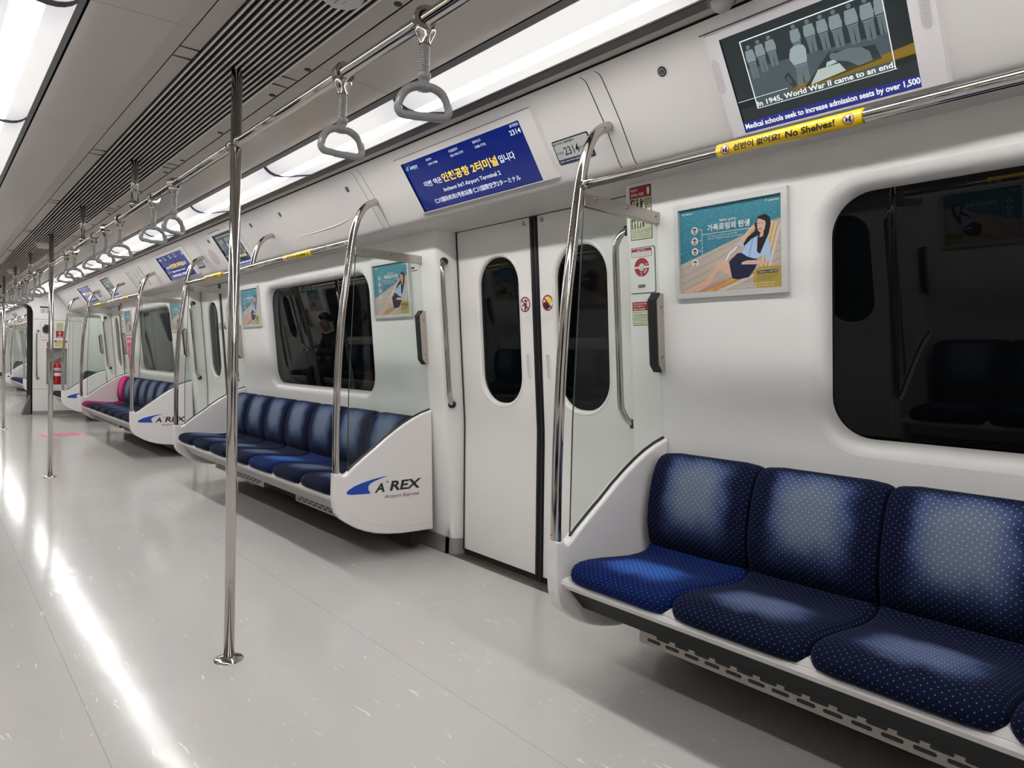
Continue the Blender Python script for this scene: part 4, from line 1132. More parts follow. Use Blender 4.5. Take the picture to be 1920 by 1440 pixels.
# ------------------------------------------------------------------ news displays in the cove
NV_BG = flat('news_screen_dark', (0.01, 0.012, 0.013), 0.08, emit=1.0, ecol=(0.010, 0.015, 0.017))
def em(n, c, s=1.0): return flat('news_' + n, tuple(x*0.04 for x in c), 0.12, emit=s, ecol=c)
def news_display(x0, lab):
    root = thing('news_display', (x0+0.256, 1.93, 2.03), lab, 'display', 'news displays above the benches')
    o = Fr((x0, 2.012 - 0.0057, 1.914 - 0.0040), (1, 0, 0), COVE_UP); L, H = 0.512, 0.293
    fr = o
    g = G(); A0, A1, B0, B1 = -0.056, 0.586, -0.012, 0.325
    outer = [(A0, B0), (A1, B0), (A1, B1), (A0, B1)]; top = [(A0+0.012, B0+0.006), (A1-0.012, B0+0.006), (A1-0.012, B1-0.012), (A0+0.012, B1-0.012)]; inn = [(0, 0), (L, 0), (L, H), (0, H)]
    v = [fr.p(a, b, -0.02) for a, b in outer] + [fr.p(a, b, 0.006) for a, b in top]
    g.add((v, [(i, (i+1) % 4, 4+(i+1) % 4, 4+i) for i in range(4)]), flat('news_bezel', (0.60, 0.58, 0.595), 0.4))
    g.add(holed(fr, top, [list(reversed(inn))], 0.006), flat('news_bezel', (0.60, 0.58, 0.595), 0.4))
    v = [fr.p(a, b, 0.006) for a, b in inn] + [fr.p(a, b, 0.0) for a, b in inn]
    g.add((v, [(i, 4+i, 4+(i+1) % 4, (i+1) % 4)[::-1] for i in range(4)]), M_SCRK)
    g.add(rect(fr, A0-0.006, B1-0.004, A0+0.30, B1-0.0005, 0.003), M_GROOVE)
    part('bezel', g, root)
    g = G()
    for ca in (-0.034, 0.549):
        for r_ in range(30):
            for c_ in range(7):
                a = (c_-3)*0.0046 + (0.0023 if r_ % 2 else 0); b = 0.140 + (r_)*0.0036
                if abs(a) > 0.0135 - 0.010*max(0, abs(r_-14.5)-11)/4: continue
                g.add(poly(fr, circ(ca+a, b, 0.00105, 6), 0.0066), M_BLACK)
    part('speaker_holes', g, root)
    g = G(); g.add(rect(fr, 0, 0, L, H, 0.0008), NV_BG)
    C1 = em('floor_teal', (0.062, 0.088, 0.100)); C2 = em('crowd_pale', (0.21, 0.26, 0.275)); C3 = em('crowd_mid', (0.115, 0.15, 0.162)); C4 = em('deep', (0.022, 0.032, 0.036)); C5 = em('paper', (0.42, 0.49, 0.47)); C6 = em('man_pale', (0.30, 0.37, 0.39)); C7 = em('trouser', (0.085, 0.115, 0.125)); C8 = em('ochre_bar', (0.19, 0.125, 0.02)); CW = em('white', (0.85, 0.88, 0.88)); CB = em('ticker_blue', (0.018, 0.024, 0.20)); CS = em('skin', (0.13, 0.15, 0.155))
    c = 0.0012
    g.add(rect(fr, .060, .064, .458, .265, c), C1)
    g.add(poly(fr, [(.060, .185), (.458, .158), (.458, .265), (.060, .265)], c+0.0002), C4)
    # row of standing figures in pale uniforms
    for i, (a, top_, bot, w) in enumerate([(.080, .252, .150, .026), (.112, .257, .160, .026), (.146, .257, .168, .028), (.222, .262, .172, .026), (.262, .262, .170, .028), (.298, .262, .166, .026), (.334, .263, .160, .030), (.375, .264, .156, .030), (.415, .264, .153, .030), (.446, .264, .157, .022)]):
        h = top_ - bot; wd = w/2
        g.add(poly(fr, [(a-wd*.75, bot+h*.02), (a-wd*.08, bot), (a+wd*.06, bot+h*.45), (a+wd*.2, bot), (a+wd*.85, bot+h*.02), (a+wd*.9, bot+h*.5), (a-wd*.9, bot+h*.5)][::1], c+0.0004), C3)
        g.add(poly(fr, [(a-wd, bot+h*.46), (a+wd, bot+h*.46), (a+wd*1.15, bot+h*.62), (a+wd*.9, bot+h*.84), (a-wd*.9, bot+h*.84), (a-wd*1.15, bot+h*.62)], c+0.0006), C2)
        g.add(poly(fr, circ(a, min(.258, bot+h*.92), .0065, 10), c+0.0008), CS)
        g.add(rect(fr, a-wd, bot+h*.475, a+wd, bot+h*.50, c+0.0008), C4)
    # officer standing at the table
    g.add(poly(fr, [(.195, .092), (.204, .150), (.238, .150), (.236, .100), (.222, .098), (.218, .128), (.212, .092)], c+0.001), C3)
    g.add(poly(fr, [(.203, .148), (.236, .148), (.240, .165), (.243, .188), (.238, .200), (.226, .205), (.212, .205), (.200, .200), (.195, .186), (.199, .165)], c+0.0012), C6)
    g.add(poly(fr, [(.195, .190), (.191, .172), (.203, .146), (.209, .149), (.200, .172), (.203, .192)], c+0.0014), C6)
    g.add(rect(fr, .199, .149, .240, .153, c+0.0016), C7)
    g.add(poly(fr, circ(.220, .2125, .0075, 14), c+0.0014), CS)
    g.add(poly(fr, [(.209, .2145), (.231, .2145), (.233, .2185), (.226, .2235), (.211, .2205)], c+0.0016), C2)
    # table, papers, bowed writer, chair, ochre stripe
    g.add(poly(fr, [(.212, .083), (.430, .100), (.420, .140), (.300, .158)], c+0.0010), C4)
    g.add(poly(fr, [(.232, .086), (.335, .098), (.322, .122), (.262, .122)], c+0.0013), C5)
    g.add(poly(fr, [(.285, .122), (.318, .126), (.310, .136), (.290, .134)], c+0.0015), C5)
    g.add(poly(fr, [(.300, .140), (.316, .150), (.350, .153), (.385, .146), (.404, .128), (.408, .104), (.370, .100), (.345, .120), (.318, .130)], c+0.0016), C3)
    g.add(poly(fr, circ(.309, .146, .0085, 12), c+0.0018), CS)
    g.add(poly(fr, [(.162, .130), (.178, .140), (.196, .098), (.182, .092)], c+0.0012), C4)
    g.add(poly(fr, [(.168, .126), (.176, .130), (.184, .110), (.176, .107)], c+0.0014), C1)
    g.add(poly(fr, [(.170, .080), (.512, .088), (.512, .116), (.400, .105), (.300, .098), (.20, .096)], c+0.0009), C8)
    # white frame and captions
    for r_ in ((.060, .2645, .384, .2675), (.384, .2645, .458, .2675)): g.add(rect(fr, *r_, c+0.002), CW)
    g.add(rect(fr, .0585, .064, .0615, .2675, c+0.002), CW); g.add(rect(fr, .4565, .064, .459, .2675, c+0.002), CW)
    g.add(rect(fr, .060, .063, .462, .0648, c+0.0021), CW)
    g.add(rect(fr, .003, .0965, .165, .0980, c+0.0021), CW)
    g.add(text(fr, 'In 1945, World War II came to an end.', .063, .0665, .459, .0850, c+0.0026, .022), CW)
    g.add(rect(fr, 0, 0, L, .033, c+0.001), CB)
    g.add(text(fr, 'Medical schools seek to increase admission seats by over 1,500', .004, .0050, .510, .0270, c+0.002, .028), CW)
    part('screen', g, root)
    return root
n0 = news_display(-1.214, 'news display above the nearest bench with war picture and blue ticker')
dup(n0, -P, 'dark news display above the middle bench, behind the tall pole')
dup(n0, -2*P, 'small news display above the far bench')
for i in range(3): dup(n0, -i*P, 'news display on the opposite side facing the %s' % BW[i], 'news displays of the opposite side', rot_about=sum(BEN[i])/2)

# ------------------------------------------------------------------ advert holders in the cove
def advert_holder(x0, lab, filled):
    root = thing('advert_holder', (x0+0.44, 1.92, 2.04), lab, 'advert holder')
    fr = Fr((x0, 2.001, 1.9365), (1, 0, 0), COVE_UP); L, H = 0.875, 0.252
    g = G(); th = 0.004
    g.add(slab(fr, [(0, 0), (L, 0), (L, H), (0, H)], 0.0, 0.004), flat('holder_clear_sheet', (0.46, 0.44, 0.435), 0.12, coat=0.6))
    part('sheet', g, root)
    g = G()
    for r_ in ((-.006, -.004, 0, H+.003), (-.006, H, L, H+.0035)): g.add(rect(fr, *r_, 0.0045), M_GROOVE)
    for r_ in ((0, -.003, L, -.0015), (L, 0, L+.002, H)): g.add(rect(fr, *r_, 0.0045), flat('holder_edge_grey', (0.30, 0.29, 0.285), 0.5))
    part('edge', g, root)
    g = G()
    pts = smooth_path([fr.p(.03, .052, .005), fr.p(.09, .058, .007), fr.p(.13, .057, .006)], 4); g.add(tube(pts, .0022, 6), M_WHITE, True)
    pts = smooth_path([fr.p(.19, .056, .006), fr.p(.4, .058, .008), fr.p(.62, .062, .008), fr.p(.78, .075, .006)], 5); g.add(tube(pts, .0022, 6), M_WHITE, True)
    part('retaining_fold', g, root)
    if filled:
        g = G(); g.add(rect(fr, .03, .01, L-.16, H-.006, .0052), M_WHITE)
        for a in (.03, L-.185): g.add(rect(fr, a, .01, a+.025, H-.006, .0056), M_INK)
        for i in range(15):
            for j in range(3):
                if (i*3+j) % 7 == 5: continue
                g.add(rect(fr, .085+.19*j, .035+.0137*i, .085+.19*j+.15, .035+.0137*i+.006, .0056), flat('print_grey', (0.3, 0.3, 0.3), 0.5))
        g.add(rect(fr, .28, .03, .5, .075, .006), M_INK)
        part('timetable_sheet', g, root)
    return root
advert_holder(-4.607, 'blank advert holder in the cove above the middle bench', False)
advert_holder(-4.607 - P, 'advert holder with a printed timetable above the far bench', True)

# ------------------------------------------------------------------ car number plates
def plate(x0, lab):
    root = thing('car_number_plate', (x0+0.1, 1.95, 2.0), lab, 'sign', 'car number plates in the cove')
    fr = Fr((x0, 1.9765, 1.963), (1, 0, 0), COVE_UP)
    g = G()
    g.add(slab(fr, rr(0, 0, .196, .098, .008, 4), 0.0, 0.003), M_INK)
    g.add(poly(fr, rr(.005, .020, .191, .093, .004, 3), 0.0034), flat('plate_silver', (0.60, 0.64, 0.62), 0.25, metal=0.5))
    g.add(poly(fr, rr(.002, .002, .194, .0195, .006, 3), 0.0034), flat('plate_navy', (0.01, 0.015, 0.07), 0.4))
    part('panel', g, root)
    g = G()
    for t, a0, a1, b0, b1, m, bd in (('공항철도', .022, .062, .0805, .0885, M_INK, .01), ('일반열차', .066, .120, .0795, .0900, M_INK, .02), ('이 칸은', .008, .046, .0400, .0520, M_INK, .008), ('2314', .050, .130, .0320, .0660, M_INK, .014), ('호 입니다', .133, .184, .0420, .0540, M_INK, .008), ('콜센터 1599-7788 유실물센터 032-745-7777', .008, .188, .0070, .0145, M_WHITE, 0)):
        g.add(text(fr, t, a0, b0, a1, b1, 0.0040, bd), m)
    g.add(poly(fr, [(.006, .0795), (.011, .086), (.021, .0905), (.016, .085), (.017, .0795)][::-1], .004), M_INK)
    part('lettering', g, root)
    return root
pl0 = plate(-2.033, 'silver 2314 car number plate beside the nearest door display')
dup(pl0, -P, 'small car number plate beside the second door display')
dup(pl0, -2*P, 'tiny car number plate beside the farthest door display')

# ------------------------------------------------------------------ small cove fittings
def panel_lock(x, lab):
    fr = Fr((x, 1.858, 2.129), (1, 0, 0), COVE_UP)
    root = thing('panel_lock', (x, 1.858, 2.129), lab, 'lock', 'round key locks on the cove panels')
    g = G(); g.add(slab(fr, circ(0, 0, .021, 24), -0.002, 0.0012), M_COVE); g.add(slab(fr, circ(0, 0, .0165, 24), 0.0, 0.003), M_BLACK); part('escutcheon', g, root)
    g = G(); g.add(slab(fr, circ(0, 0, .0115, 20), 0.003, 0.0042), M_STEEL); g.add(slab(fr, circ(0, 0, .0085, 20), 0.0042, 0.0046), M_BLACK); g.add(slab(fr, [(-.0015, -.006), (.0015, -.006), (.0015, .006), (-.0015, .006)], .0046, .005), M_STEEL); part('barrel', g, root)
    return root
lk = panel_lock(-1.443, 'round black key lock in the cove left of the news display, nearest bench')
for x, w in ((-3.671, 'key lock at the right end of the blank advert holder'), (-4.659, 'key lock at the left end of the blank advert holder'), (-5.211, 'key lock just right of the mid rail support, middle bench'), (-6.213, 'key lock left of the second news display')):
    dup(lk, x + 1.443, w)
fr = Fr((-6.33, 1.940, 2.0155), (1, 0, 0), COVE_UP)
g = G(); g.add(slab(fr, circ(0, 0, .075, 32), -0.001, 0.004), flat('speaker_mesh_grey', (0.42, 0.39, 0.385), 0.6))
single('speaker_cover', g, (-6.33, 1.94, 2.0155), 'round grey speaker cover in the cove between second display and plate', 'speaker')

# ------------------------------------------------------------------ framed posters
def poster(x0, lab):
    z0 = 1.419; root = thing('poster', (x0+0.229, yw(1.6), 1.6), lab, 'poster', 'framed beach adverts')
    fr = wall_frame(x0, z0); L, H = 0.458, 0.357
    g = G()
    def bar(pts): g.add(slab(fr, pts, 0.0, 0.016), M_SILVER)
    t = 0.020
    bar([(-.005, 0), (L, 0), (L-t, t), (t-.005, t)]); bar([(L, 0), (L, H), (L-t-.004, H-t), (L-t-.004, t)]); bar([(L, H), (-.005, H), (t-.005, H-t), (L-t-.004, H-t)]); bar([(-.005, H), (-.005, 0), (t-.005, t), (t-.005, H-t)])
    g.add(slab(fr, [(L-.009, 0), (L, 0), (L, H), (L-.009, H)], .016, .021), M_SILVER)
    part('frame', g, root)
    X0, X1, Y0, Y1 = .015, .433, .019, .338
    def clip(p): return [(min(max(a, X0), X1), min(max(b, Y0), Y1)) for a, b in p]
    c = 0.004; g = G()
    def sea():
        if 'poster_sea' in MATS: return MATS['poster_sea']
        m, nt, b = nmat('poster_sea'); tc = node(nt, 'ShaderNodeTexCoord').outputs['Object']
        mp = node(nt, 'ShaderNodeMapping', {'Vector': tc, 'Scale': (40, 90, 160), 'Rotation': (0, 0.25, 0)}).outputs[0]
        nz = node(nt, 'ShaderNodeTexNoise', {'Vector': mp, 'Scale': 2.0, 'Detail': 4.0}).outputs[0]
        sx = node(nt, 'ShaderNodeSeparateXYZ', {0: tc}).outputs[2]
        base = mixc(nt, sstep(nt, sx, -0.16, 0.14), (0.012, 0.085, 0.17), (0.035, 0.20, 0.27))
        nt.links.new(mixc(nt, sstep(nt, nz, 0.42, 0.72), base, (0.07, 0.29, 0.37)), b.inputs['Base Color'])
        b.inputs['Roughness'].default_value = 0.35; MATS['poster_sea'] = m; return m
    def pc(n, col): return flat('poster_' + n, col, 0.35)
    WD = pc('deck', (0.46, 0.39, 0.335)); WD2 = pc('deck_gap', (0.22, 0.17, 0.14)); SK = pc('skin', (0.62, 0.40, 0.30)); SK2 = pc('skin_deep', (0.46, 0.24, 0.15)); HR = pc('hair', (0.012, 0.010, 0.012)); BL = pc('blouse', (0.36, 0.50, 0.72)); BL2 = pc('blouse_fold', (0.24, 0.37, 0.60)); SH = pc('shorts', (0.012, 0.016, 0.05)); CH = pc('chair', (0.58, 0.52, 0.46)); CY_ = pc('chair_yellow', (0.62, 0.36, 0.03)); CO = pc('chair_orange', (0.52, 0.22, 0.05)); GD = pc('gold', (0.42, 0.30, 0.06)); PK = pc('white', (0.72, 0.74, 0.74)); LIP = pc('lip', (0.36, 0.05, 0.05)); GR_ = pc('face_grey', (0.30, 0.28, 0.27)); PB = pc('dark_box', (0.02, 0.02, 0.05))
    g.add(rect(fr, X0, Y0, X1, Y1, c), sea())
    g.add(poly(fr, clip([(X0, Y0), (X1, Y0), (X1, .258), (.345, .241), (.284, .213), (X0, .131)]), c+.0003), WD)
    for i in range(9):
        b = .108 - .027*i
        p = clip([(X0, b), (X1, b+.150), (X1, b+.1515), (X0, b+.0015)])
        if b < Y0 - .0: 
            a_s = X0 + (Y0-b)/.150*(X1-X0); p = [(a_s, Y0), (X1, b+.150), (X1, b+.1515), (a_s-.002, Y0)]
        g.add(poly(fr, p, c+.0005), WD2)
    # deck chair
    for i, (m, t0, t1) in enumerate(((CH, 0, .22), (CY_, .22, .42), (CH, .42, .62), (CO, .62, .72), (CH, .72, 1))):
        A = (.393, .250); B = (.430, .236); C_ = (.345, .09); D = (.385, .075)
        l = lambda p, q, t: (p[0]+(q[0]-p[0])*t, p[1]+(q[1]-p[1])*t)
        g.add(poly(fr, [l(C_, D, t0), l(C_, D, t1), l(A, B, t1), l(A, B, t0)], c+.0007), m)
    for i, (m, t0, t1) in enumerate(((CH, 0, .2), (CY_, .2, .45), (CO, .45, .7), (CH, .7, 1))):
        A = (.10, .025); B = (.20, .020); C_ = (.27, .075); D = (.385, .085)
        l = lambda p, q, t: (p[0]+(q[0]-p[0])*t, p[1]+(q[1]-p[1])*t)
        g.add(poly(fr, [l(A, B, t0), l(A, B, t1), l(C_, D, t1), l(C_, D, t0)], c+.0008), m)
    g.add(poly(fr, [(.208, .125), (.214, .124), (.232, .152), (.262, .172), (.258, .177), (.226, .156)], c+.0008), PK)
    g.add(poly(fr, clip([(.325, .068), (.330, .088), (.350, .097), (.433, .093), (.433, .020), (.335, .022), (.322, .045)]), c+.0009), GD)
    # reclining woman on the phone
    g.add(poly(fr, [(.236, .116), (.205, .134), (.182, .132), (.158, .098), (.120, .062), (.060, .040), (.026, .030), (.030, .024), (.090, .024), (.140, .046), (.182, .098), (.206, .088), (.242, .066)], c+.001), SK)
    g.add(poly(fr, [(.060, .024), (.098, .026), (.160, .050), (.240, .068), (.236, .060), (.180, .036), (.120, .022)], c+.0009), SK2)
    g.add(poly(fr, [(.226, .124), (.262, .152), (.290, .150), (.330, .128), (.345, .118), (.330, .092), (.305, .062), (.262, .058), (.238, .063)], c+.0012), SH)
    g.add(poly(fr, [(.345, .206), (.318, .206), (.300, .190), (.280, .150), (.300, .136), (.328, .126), (.356, .134), (.375, .150), (.388, .165), (.384, .192), (.372, .202)], c+.0014), BL)
    g.add(poly(fr, [(.322, .204), (.328, .204), (.318, .165), (.310, .135), (.304, .136), (.312, .168)], c+.0016), BL2)
    g.add(poly(fr, [(.372, .200), (.386, .180), (.390, .140), (.386, .112), (.372, .113), (.368, .140), (.362, .170)], c+.0017), BL)
    g.add(poly(fr, [(.380, .112), (.340, .120), (.300, .122), (.280, .118), (.276, .110), (.300, .108), (.340, .105), (.384, .104)], c+.0018), SK)
    g.add(poly(fr, [(.258, .182), (.268, .190), (.292, .180), (.288, .172)], c+.0016), BL)
    g.add(poly(fr, [(.262, .188), (.288, .181), (.318, .226), (.338, .236), (.334, .244), (.314, .238)], c+.0015), SK)
    g.add(poly(fr, [(.346, .272), (.336, .250), (.332, .222), (.302, .204), (.286, .182), (.290, .175), (.318, .196), (.342, .205), (.338, .150), (.350, .140), (.366, .172), (.384, .208), (.392, .240), (.388, .264), (.372, .276)], c+.0019), HR)
    g.add(poly(fr, [(.342, .262), (.339, .238), (.345, .220), (.355, .213), (.368, .222), (.373, .242), (.370, .262), (.356, .270)], c+.0022), SK)
    g.add(poly(fr, [(.338, .262), (.350, .271), (.374, .268), (.378, .240), (.372, .252), (.352, .262)], c+.0024), HR)
    for a in (.3475, .3605): g.add(rect(fr, a-.003, .2445, a+.003, .2465, c+.0024), HR)
    g.add(poly(fr, [(.348, .2245), (.356, .2245), (.3585, .2275), (.352, .2292), (.346, .2275)], c+.0024), LIP)
    g.add(poly(fr, [(.352, .212), (.366, .218), (.362, .200), (.348, .198)], c+.0021), SK)
    g.add(poly(fr, [(.326, .244), (.338, .252), (.342, .236), (.330, .228)], c+.0023), HR)
    g.add(poly(fr, [(.318, .240), (.330, .247), (.334, .232), (.322, .226)], c+.0024), SK)
    # white lettering and call graphic
    for cb in (.254, .214, .175, .132):
        g.add(poly(fr, circ(.0815, cb, .0145, 20), c+.0008), PK); g.add(poly(fr, circ(.0815, cb-.003, .0075, 14), c+.001), SK2 if cb > .15 else SK)
        g.add(poly(fr, [(.0735, cb-.001), (.0735, cb+.006), (.0815, cb+.0095), (.0895, cb+.006), (.0895, cb-.001), (.086, cb+.003), (.077, cb+.003)][::-1], c+.0012), HR)
        g.add(poly(fr, [(.071, cb-.0105), (.0815, cb-.0135), (.092, cb-.0105), (.086, cb-.007), (.077, cb-.007)], c+.0012), GR_)
    for r_ in ((.113, .160, .1148, .2555), (.1, .254, .1148, .2555), (.1, .2135, .1148, .215), (.1, .1745, .1148, .176), (.1148, .2343, .331, .2362)): g.add(rect(fr, *r_, c+.001), PK)
    for t, a0, a1, b0, b1, bd in (('SK telecom', .028, .076, .3160, .3225, .02), ('T roaming', .372, .424, .3145, .3245, .02), ('혜택이 넘치는', .190, .260, .2720, .2825, .012), ('가족로밍의 탄생', .139, .313, .2435, .2685, .03), ('가족 모두 baro 요금제 하나로 데이터를', .138, .262, .2225, .2285, 0), ('나눠 쓰는 가족로밍 서비스를 지금 만나보세요', .138, .284, .2130, .2190, 0), ('유료부가서비스 · 로밍 이용 안내 및 자세한 내용은 홈페이지 참조', .216, .405, .0360, .0405, 0), ('이용 조건에 따라 혜택이 달라질 수 있습니다', .18, .40, .0275, .0320, 0)):
        g.add(text(fr, t, a0, b0, a1, b1, c+.0026, bd), PK)
    g.add(poly(fr, rr(.338, .071, .416, .082, .003, 2), c+.0012), PB)
    g.add(text(fr, '가족로밍 baro 요금제 혜택', .341, .0735, .413, .0795, c+.0016, .01), PK)
    for i in range(3): g.add(text(fr, ['데이터 함께 쓰고 통화 무료', '가족 최대 5명까지', '지금 T월드에서 신청하세요'][i], .338, .0625-.0075*i, .416-.012*i, .0667-.0075*i, c+.0014), PB)
    part('print', g, root)
    return root
po0 = poster(-1.635, 'framed beach advert above the left end of the nearest bench')
dup(po0, (-4.013) - (-1.635) - 0.006, 'framed beach advert seen through glass at the near end of the middle bench')
dup(po0, -P, 'framed beach advert at the far end of the middle bench, behind the pole')
dup(po0, (-4.019) - (-1.635) - P, 'small framed beach advert at the near end of the far bench')
dup(po0, -2*P, 'small framed beach advert above the pink priority seat')
for i in range(3):
    c = sum(BEN[i])/2
    dup(po0, -i*P, 'framed advert at the near end of the opposite wall facing the %s' % BW[i], 'adverts on the opposite wall', rot_about=c)
    dup(po0, -4.019 + 1.635 + P - i*P, 'framed advert at the far end of the opposite wall facing the %s' % BW[i], 'adverts on the opposite wall', rot_about=c)

# ------------------------------------------------------------------ grab handles beside the doors
def door_handrail(xd, s, lab):
    x = xd + s*0.641; root = thing('door_handrail', (x, yw(1.3), 1.3), lab, 'grab handle', 'chrome grab handles beside the doors')
    pts = [(x + s*0.034, yw(1.715)+0.038, 1.724), (x + s*0.018, yw(1.70)+0.018, 1.708), (x + s*0.004, yw(1.67)+0.004, 1.672), (x, yw(1.63), 1.63), (x, yw(1.45), 1.45), (x, yw(1.15), 1.15), (x, yw(0.99), 0.99), (x + s*0.004, yw(0.955)+0.004, 0.955), (x + s*0.018, yw(0.92)+0.018, 0.918), (x + s*0.034, yw(0.90)+0.038, 0.900)]
    g = G(); g.add(tube(smooth_path(pts, 5), 0.0145, 18), M_CHROME, True); part('rail', g, root)
    for p in (pts[0], pts[-1]):
        g = G(); d = Vector((s*0.55, 0.83, 0)).normalized(); c = Vector(p)
        g.add(tube([c - d*0.012, c + d*0.012], [0.021, 0.021], 18), M_RUBBER, True); part('mount', g, root)
    return root
hl = door_handrail(XD, -1, 'chrome grab handle on the white pillar left of the nearest doors')
hr = door_handrail(XD, 1, 'chrome grab handle right of the nearest doors, seen through the glass partition')
dup(hl, -P, 'chrome grab handle left of the second doors'); dup(hr, -P, 'chrome grab handle right of the second doors')
dup(hl, -2*P, 'chrome grab handle left of the farthest doors'); dup(hr, -2*P, 'chrome grab handle right of the farthest doors')
for i, xd in enumerate(DOORS[1:]):
    for o, w in ((hl, 'one'), (hr, 'other')): dup(o, xd - XD, 'grab handle on the %s side of the opposite doors, %s from the camera' % (w, ORD[i]), 'grab handles of the opposite side', rot_about=xd)

# ------------------------------------------------------------------ emergency door release labels and box
def instructions(x0, lab):
    root = thing('emergency_instructions', (x0+.055, yw(1.78), 1.78), lab, 'sticker', 'emergency instructions beside the doors')
    fr = wall_frame(x0, 1.670); L, H = .110, .215; c = .0012
    g = G()
    g.add(slab(fr, rr(0, 0, L, H, .005, 3), 0, .0010), M_INK)
    g.add(poly(fr, rr(.0025, .0025, L-.0025, H-.0025, .004, 3), c), M_LIME)
    g.add(poly(fr, [(.0025, .168), (L-.0025, .168), (L-.0025, H-.005), (L-.005, H-.0025), (.005, H-.0025), (.0025, H-.005)], c+.0003), M_RED)
    for r_ in ((.006, .128, .044, .164), (.006, .046, .028, .086), (.036, .046, .056, .086)): g.add(rect(fr, *r_, c+.0004), M_INK)
    g.add(rect(fr, .0025, .0900, L-.0025, .0918, c+.0004), M_INK); g.add(rect(fr, .0025, .0380, L-.0025, .0395, c+.0004), M_INK)
    def man(a, b, m, k=1.0):
        g.add(poly(fr, circ(a, b+.024*k, .0042*k, 10), c+.0008), m)
        g.add(poly(fr, [(a-.006*k, b+.019*k), (a+.006*k, b+.019*k), (a+.005*k, b+.004*k), (a+.006*k, b-.010*k), (a+.001*k, b-.010*k), (a, b+.001*k), (a-.002*k, b-.010*k), (a-.006*k, b-.010*k), (a-.005*k, b+.004*k)][::-1], c+.0008), m)
        g.add(poly(fr, [(a+.005*k, b+.019*k), (a+.016*k, b+.017*k), (a+.016*k, b+.014*k), (a+.004*k, b+.014*k)][::-1], c+.0008), m)
    man(.030, .139, M_LIME); man(.060, .136, M_INK); man(.017, .056, M_LIME, .9); man(.046, .056, M_LIME, .9); man(.068, .058, M_INK, .9)
    g.add(poly(fr, rr(.013, .140, .021, .158, .002, 2), c+.0008), M_LIME)
    for i, t in enumerate(('덮개를', '연다', '손잡이', '돌림')): g.add(text(fr, t, .078, .154-.0105*i, .103, .162-.0105*i, c+.0008, .02), M_INK)
    for i, t in enumerate(('문을', '손으로', '연다')): g.add(text(fr, t, .082, .078-.0105*i, .104, .086-.0105*i, c+.0008, .02), M_INK)
    g.add(text(fr, '비상시', .008, .194, .040, .207, c+.0008, .02), M_WHITE); g.add(text(fr, '문여는 방법', .008, .175, .072, .188, c+.0008, .02), M_WHITE)
    g.add(poly(fr, [(.090, .205), (.102, .205), (.102, .184), (.104, .184), (.096, .174), (.088, .184), (.090, .184)][::-1], c+.0008), M_WHITE)
    for i, t in enumerate(('주행중 문을 열면 위험하니', '승무원의 지시에 따라 주십시오', '비상시 외 조작을 금합니다')): g.add(text(fr, t, .006, .028-.0095*i, .104-.006*(i % 2), .034-.0095*i, c+.0008, 0), M_INK)
    part('print', g, root)
    return root
def release_box(x0, lab):
    root = thing('emergency_release_box', (x0+.062, yw(1.55), 1.55), lab, 'emergency box', 'emergency door release boxes')
    fr = wall_frame(x0, 1.4545); L, H = .124, .183
    g = G(); g.add(poly(fr, rr(-.003, -.003, L+.003, H+.003, .010, 4), .0006), M_GROOVE); g.add(slab(fr, rr(0, 0, L, H, .008, 4), 0, .004), M_WALL); part('cover', g, root)
    g = G(); c = .0046
    g.add(poly(fr, circ(.060, .104, .040, 36), c), M_WHITE); g.add(poly(fr, circ(.060, .104, .038, 36), c+.0003), M_RED)
    g.add(rect(fr, .0225, .100, .0975, .108, c+.0006), M_WHITE); g.add(poly(fr, circ(.060, .104, .0155, 24), c+.0007), M_WHITE); 
    pts = [(.060+.028*math.cos(math.radians(a)), .104+.028*math.sin(math.radians(a))) for a in range(-65, -14, 6)] + [(.060+.023*math.cos(math.radians(a)), .104+.023*math.sin(math.radians(a))) for a in range(-20, -66, -6)]
    g.add(poly(fr, pts, c+.0007), M_WHITE)
    g.add(text(fr, '잠김', .078, .112, .092, .119, c+.0008, .01), M_WHITE); g.add(text(fr, '열', .053, .078, .060, .0845, c+.0008, .01), M_WHITE); g.add(text(fr, '림', .053, .069, .060, .0755, c+.0008, .01), M_WHITE)
    part('dial_print', g, root)
    g = G(); g.add(slab(fr, circ(.060, .104, .0115, 24), c+.0005, c+.004), M_SILVER); part('dial_button', g, root)
    g = G(); g.add(poly(fr, rr(.008, .146, .112, .180, .003, 2), c), M_RED); g.add(rect(fr, .0105, .148, .1095, .168, c+.0003), M_WHITE)
    g.add(text(fr, '▲ 주의', .040, .1705, .078, .1775, c+.0006, .01), M_WHITE)
    for i, t in enumerate(('비상시 외에는 절대로 손대지 마십시오', '손잡이를 화살표 방향으로 돌리십시오', '문이 수동으로 열립니다')): g.add(text(fr, t, .013+.006*(i == 2), .1625-.0055*i, .106-.006*(i == 2), .1665-.0055*i, c+.0006, 0), M_BRED)
    part('warning_label', g, root)
    g = G(); g.add(slab(fr, [(.038, .020), (.075, .022), (.075, .034), (.038, .034)], .003, .0044), M_STEELD); g.add(slab(fr, [(.044, .022), (.074, .024), (.074, .032), (.044, .032)], .0044, .0048), flat('key_slot_olive', (0.12, 0.14, 0.09), 0.5)); part('key_slot', g, root)
    return root
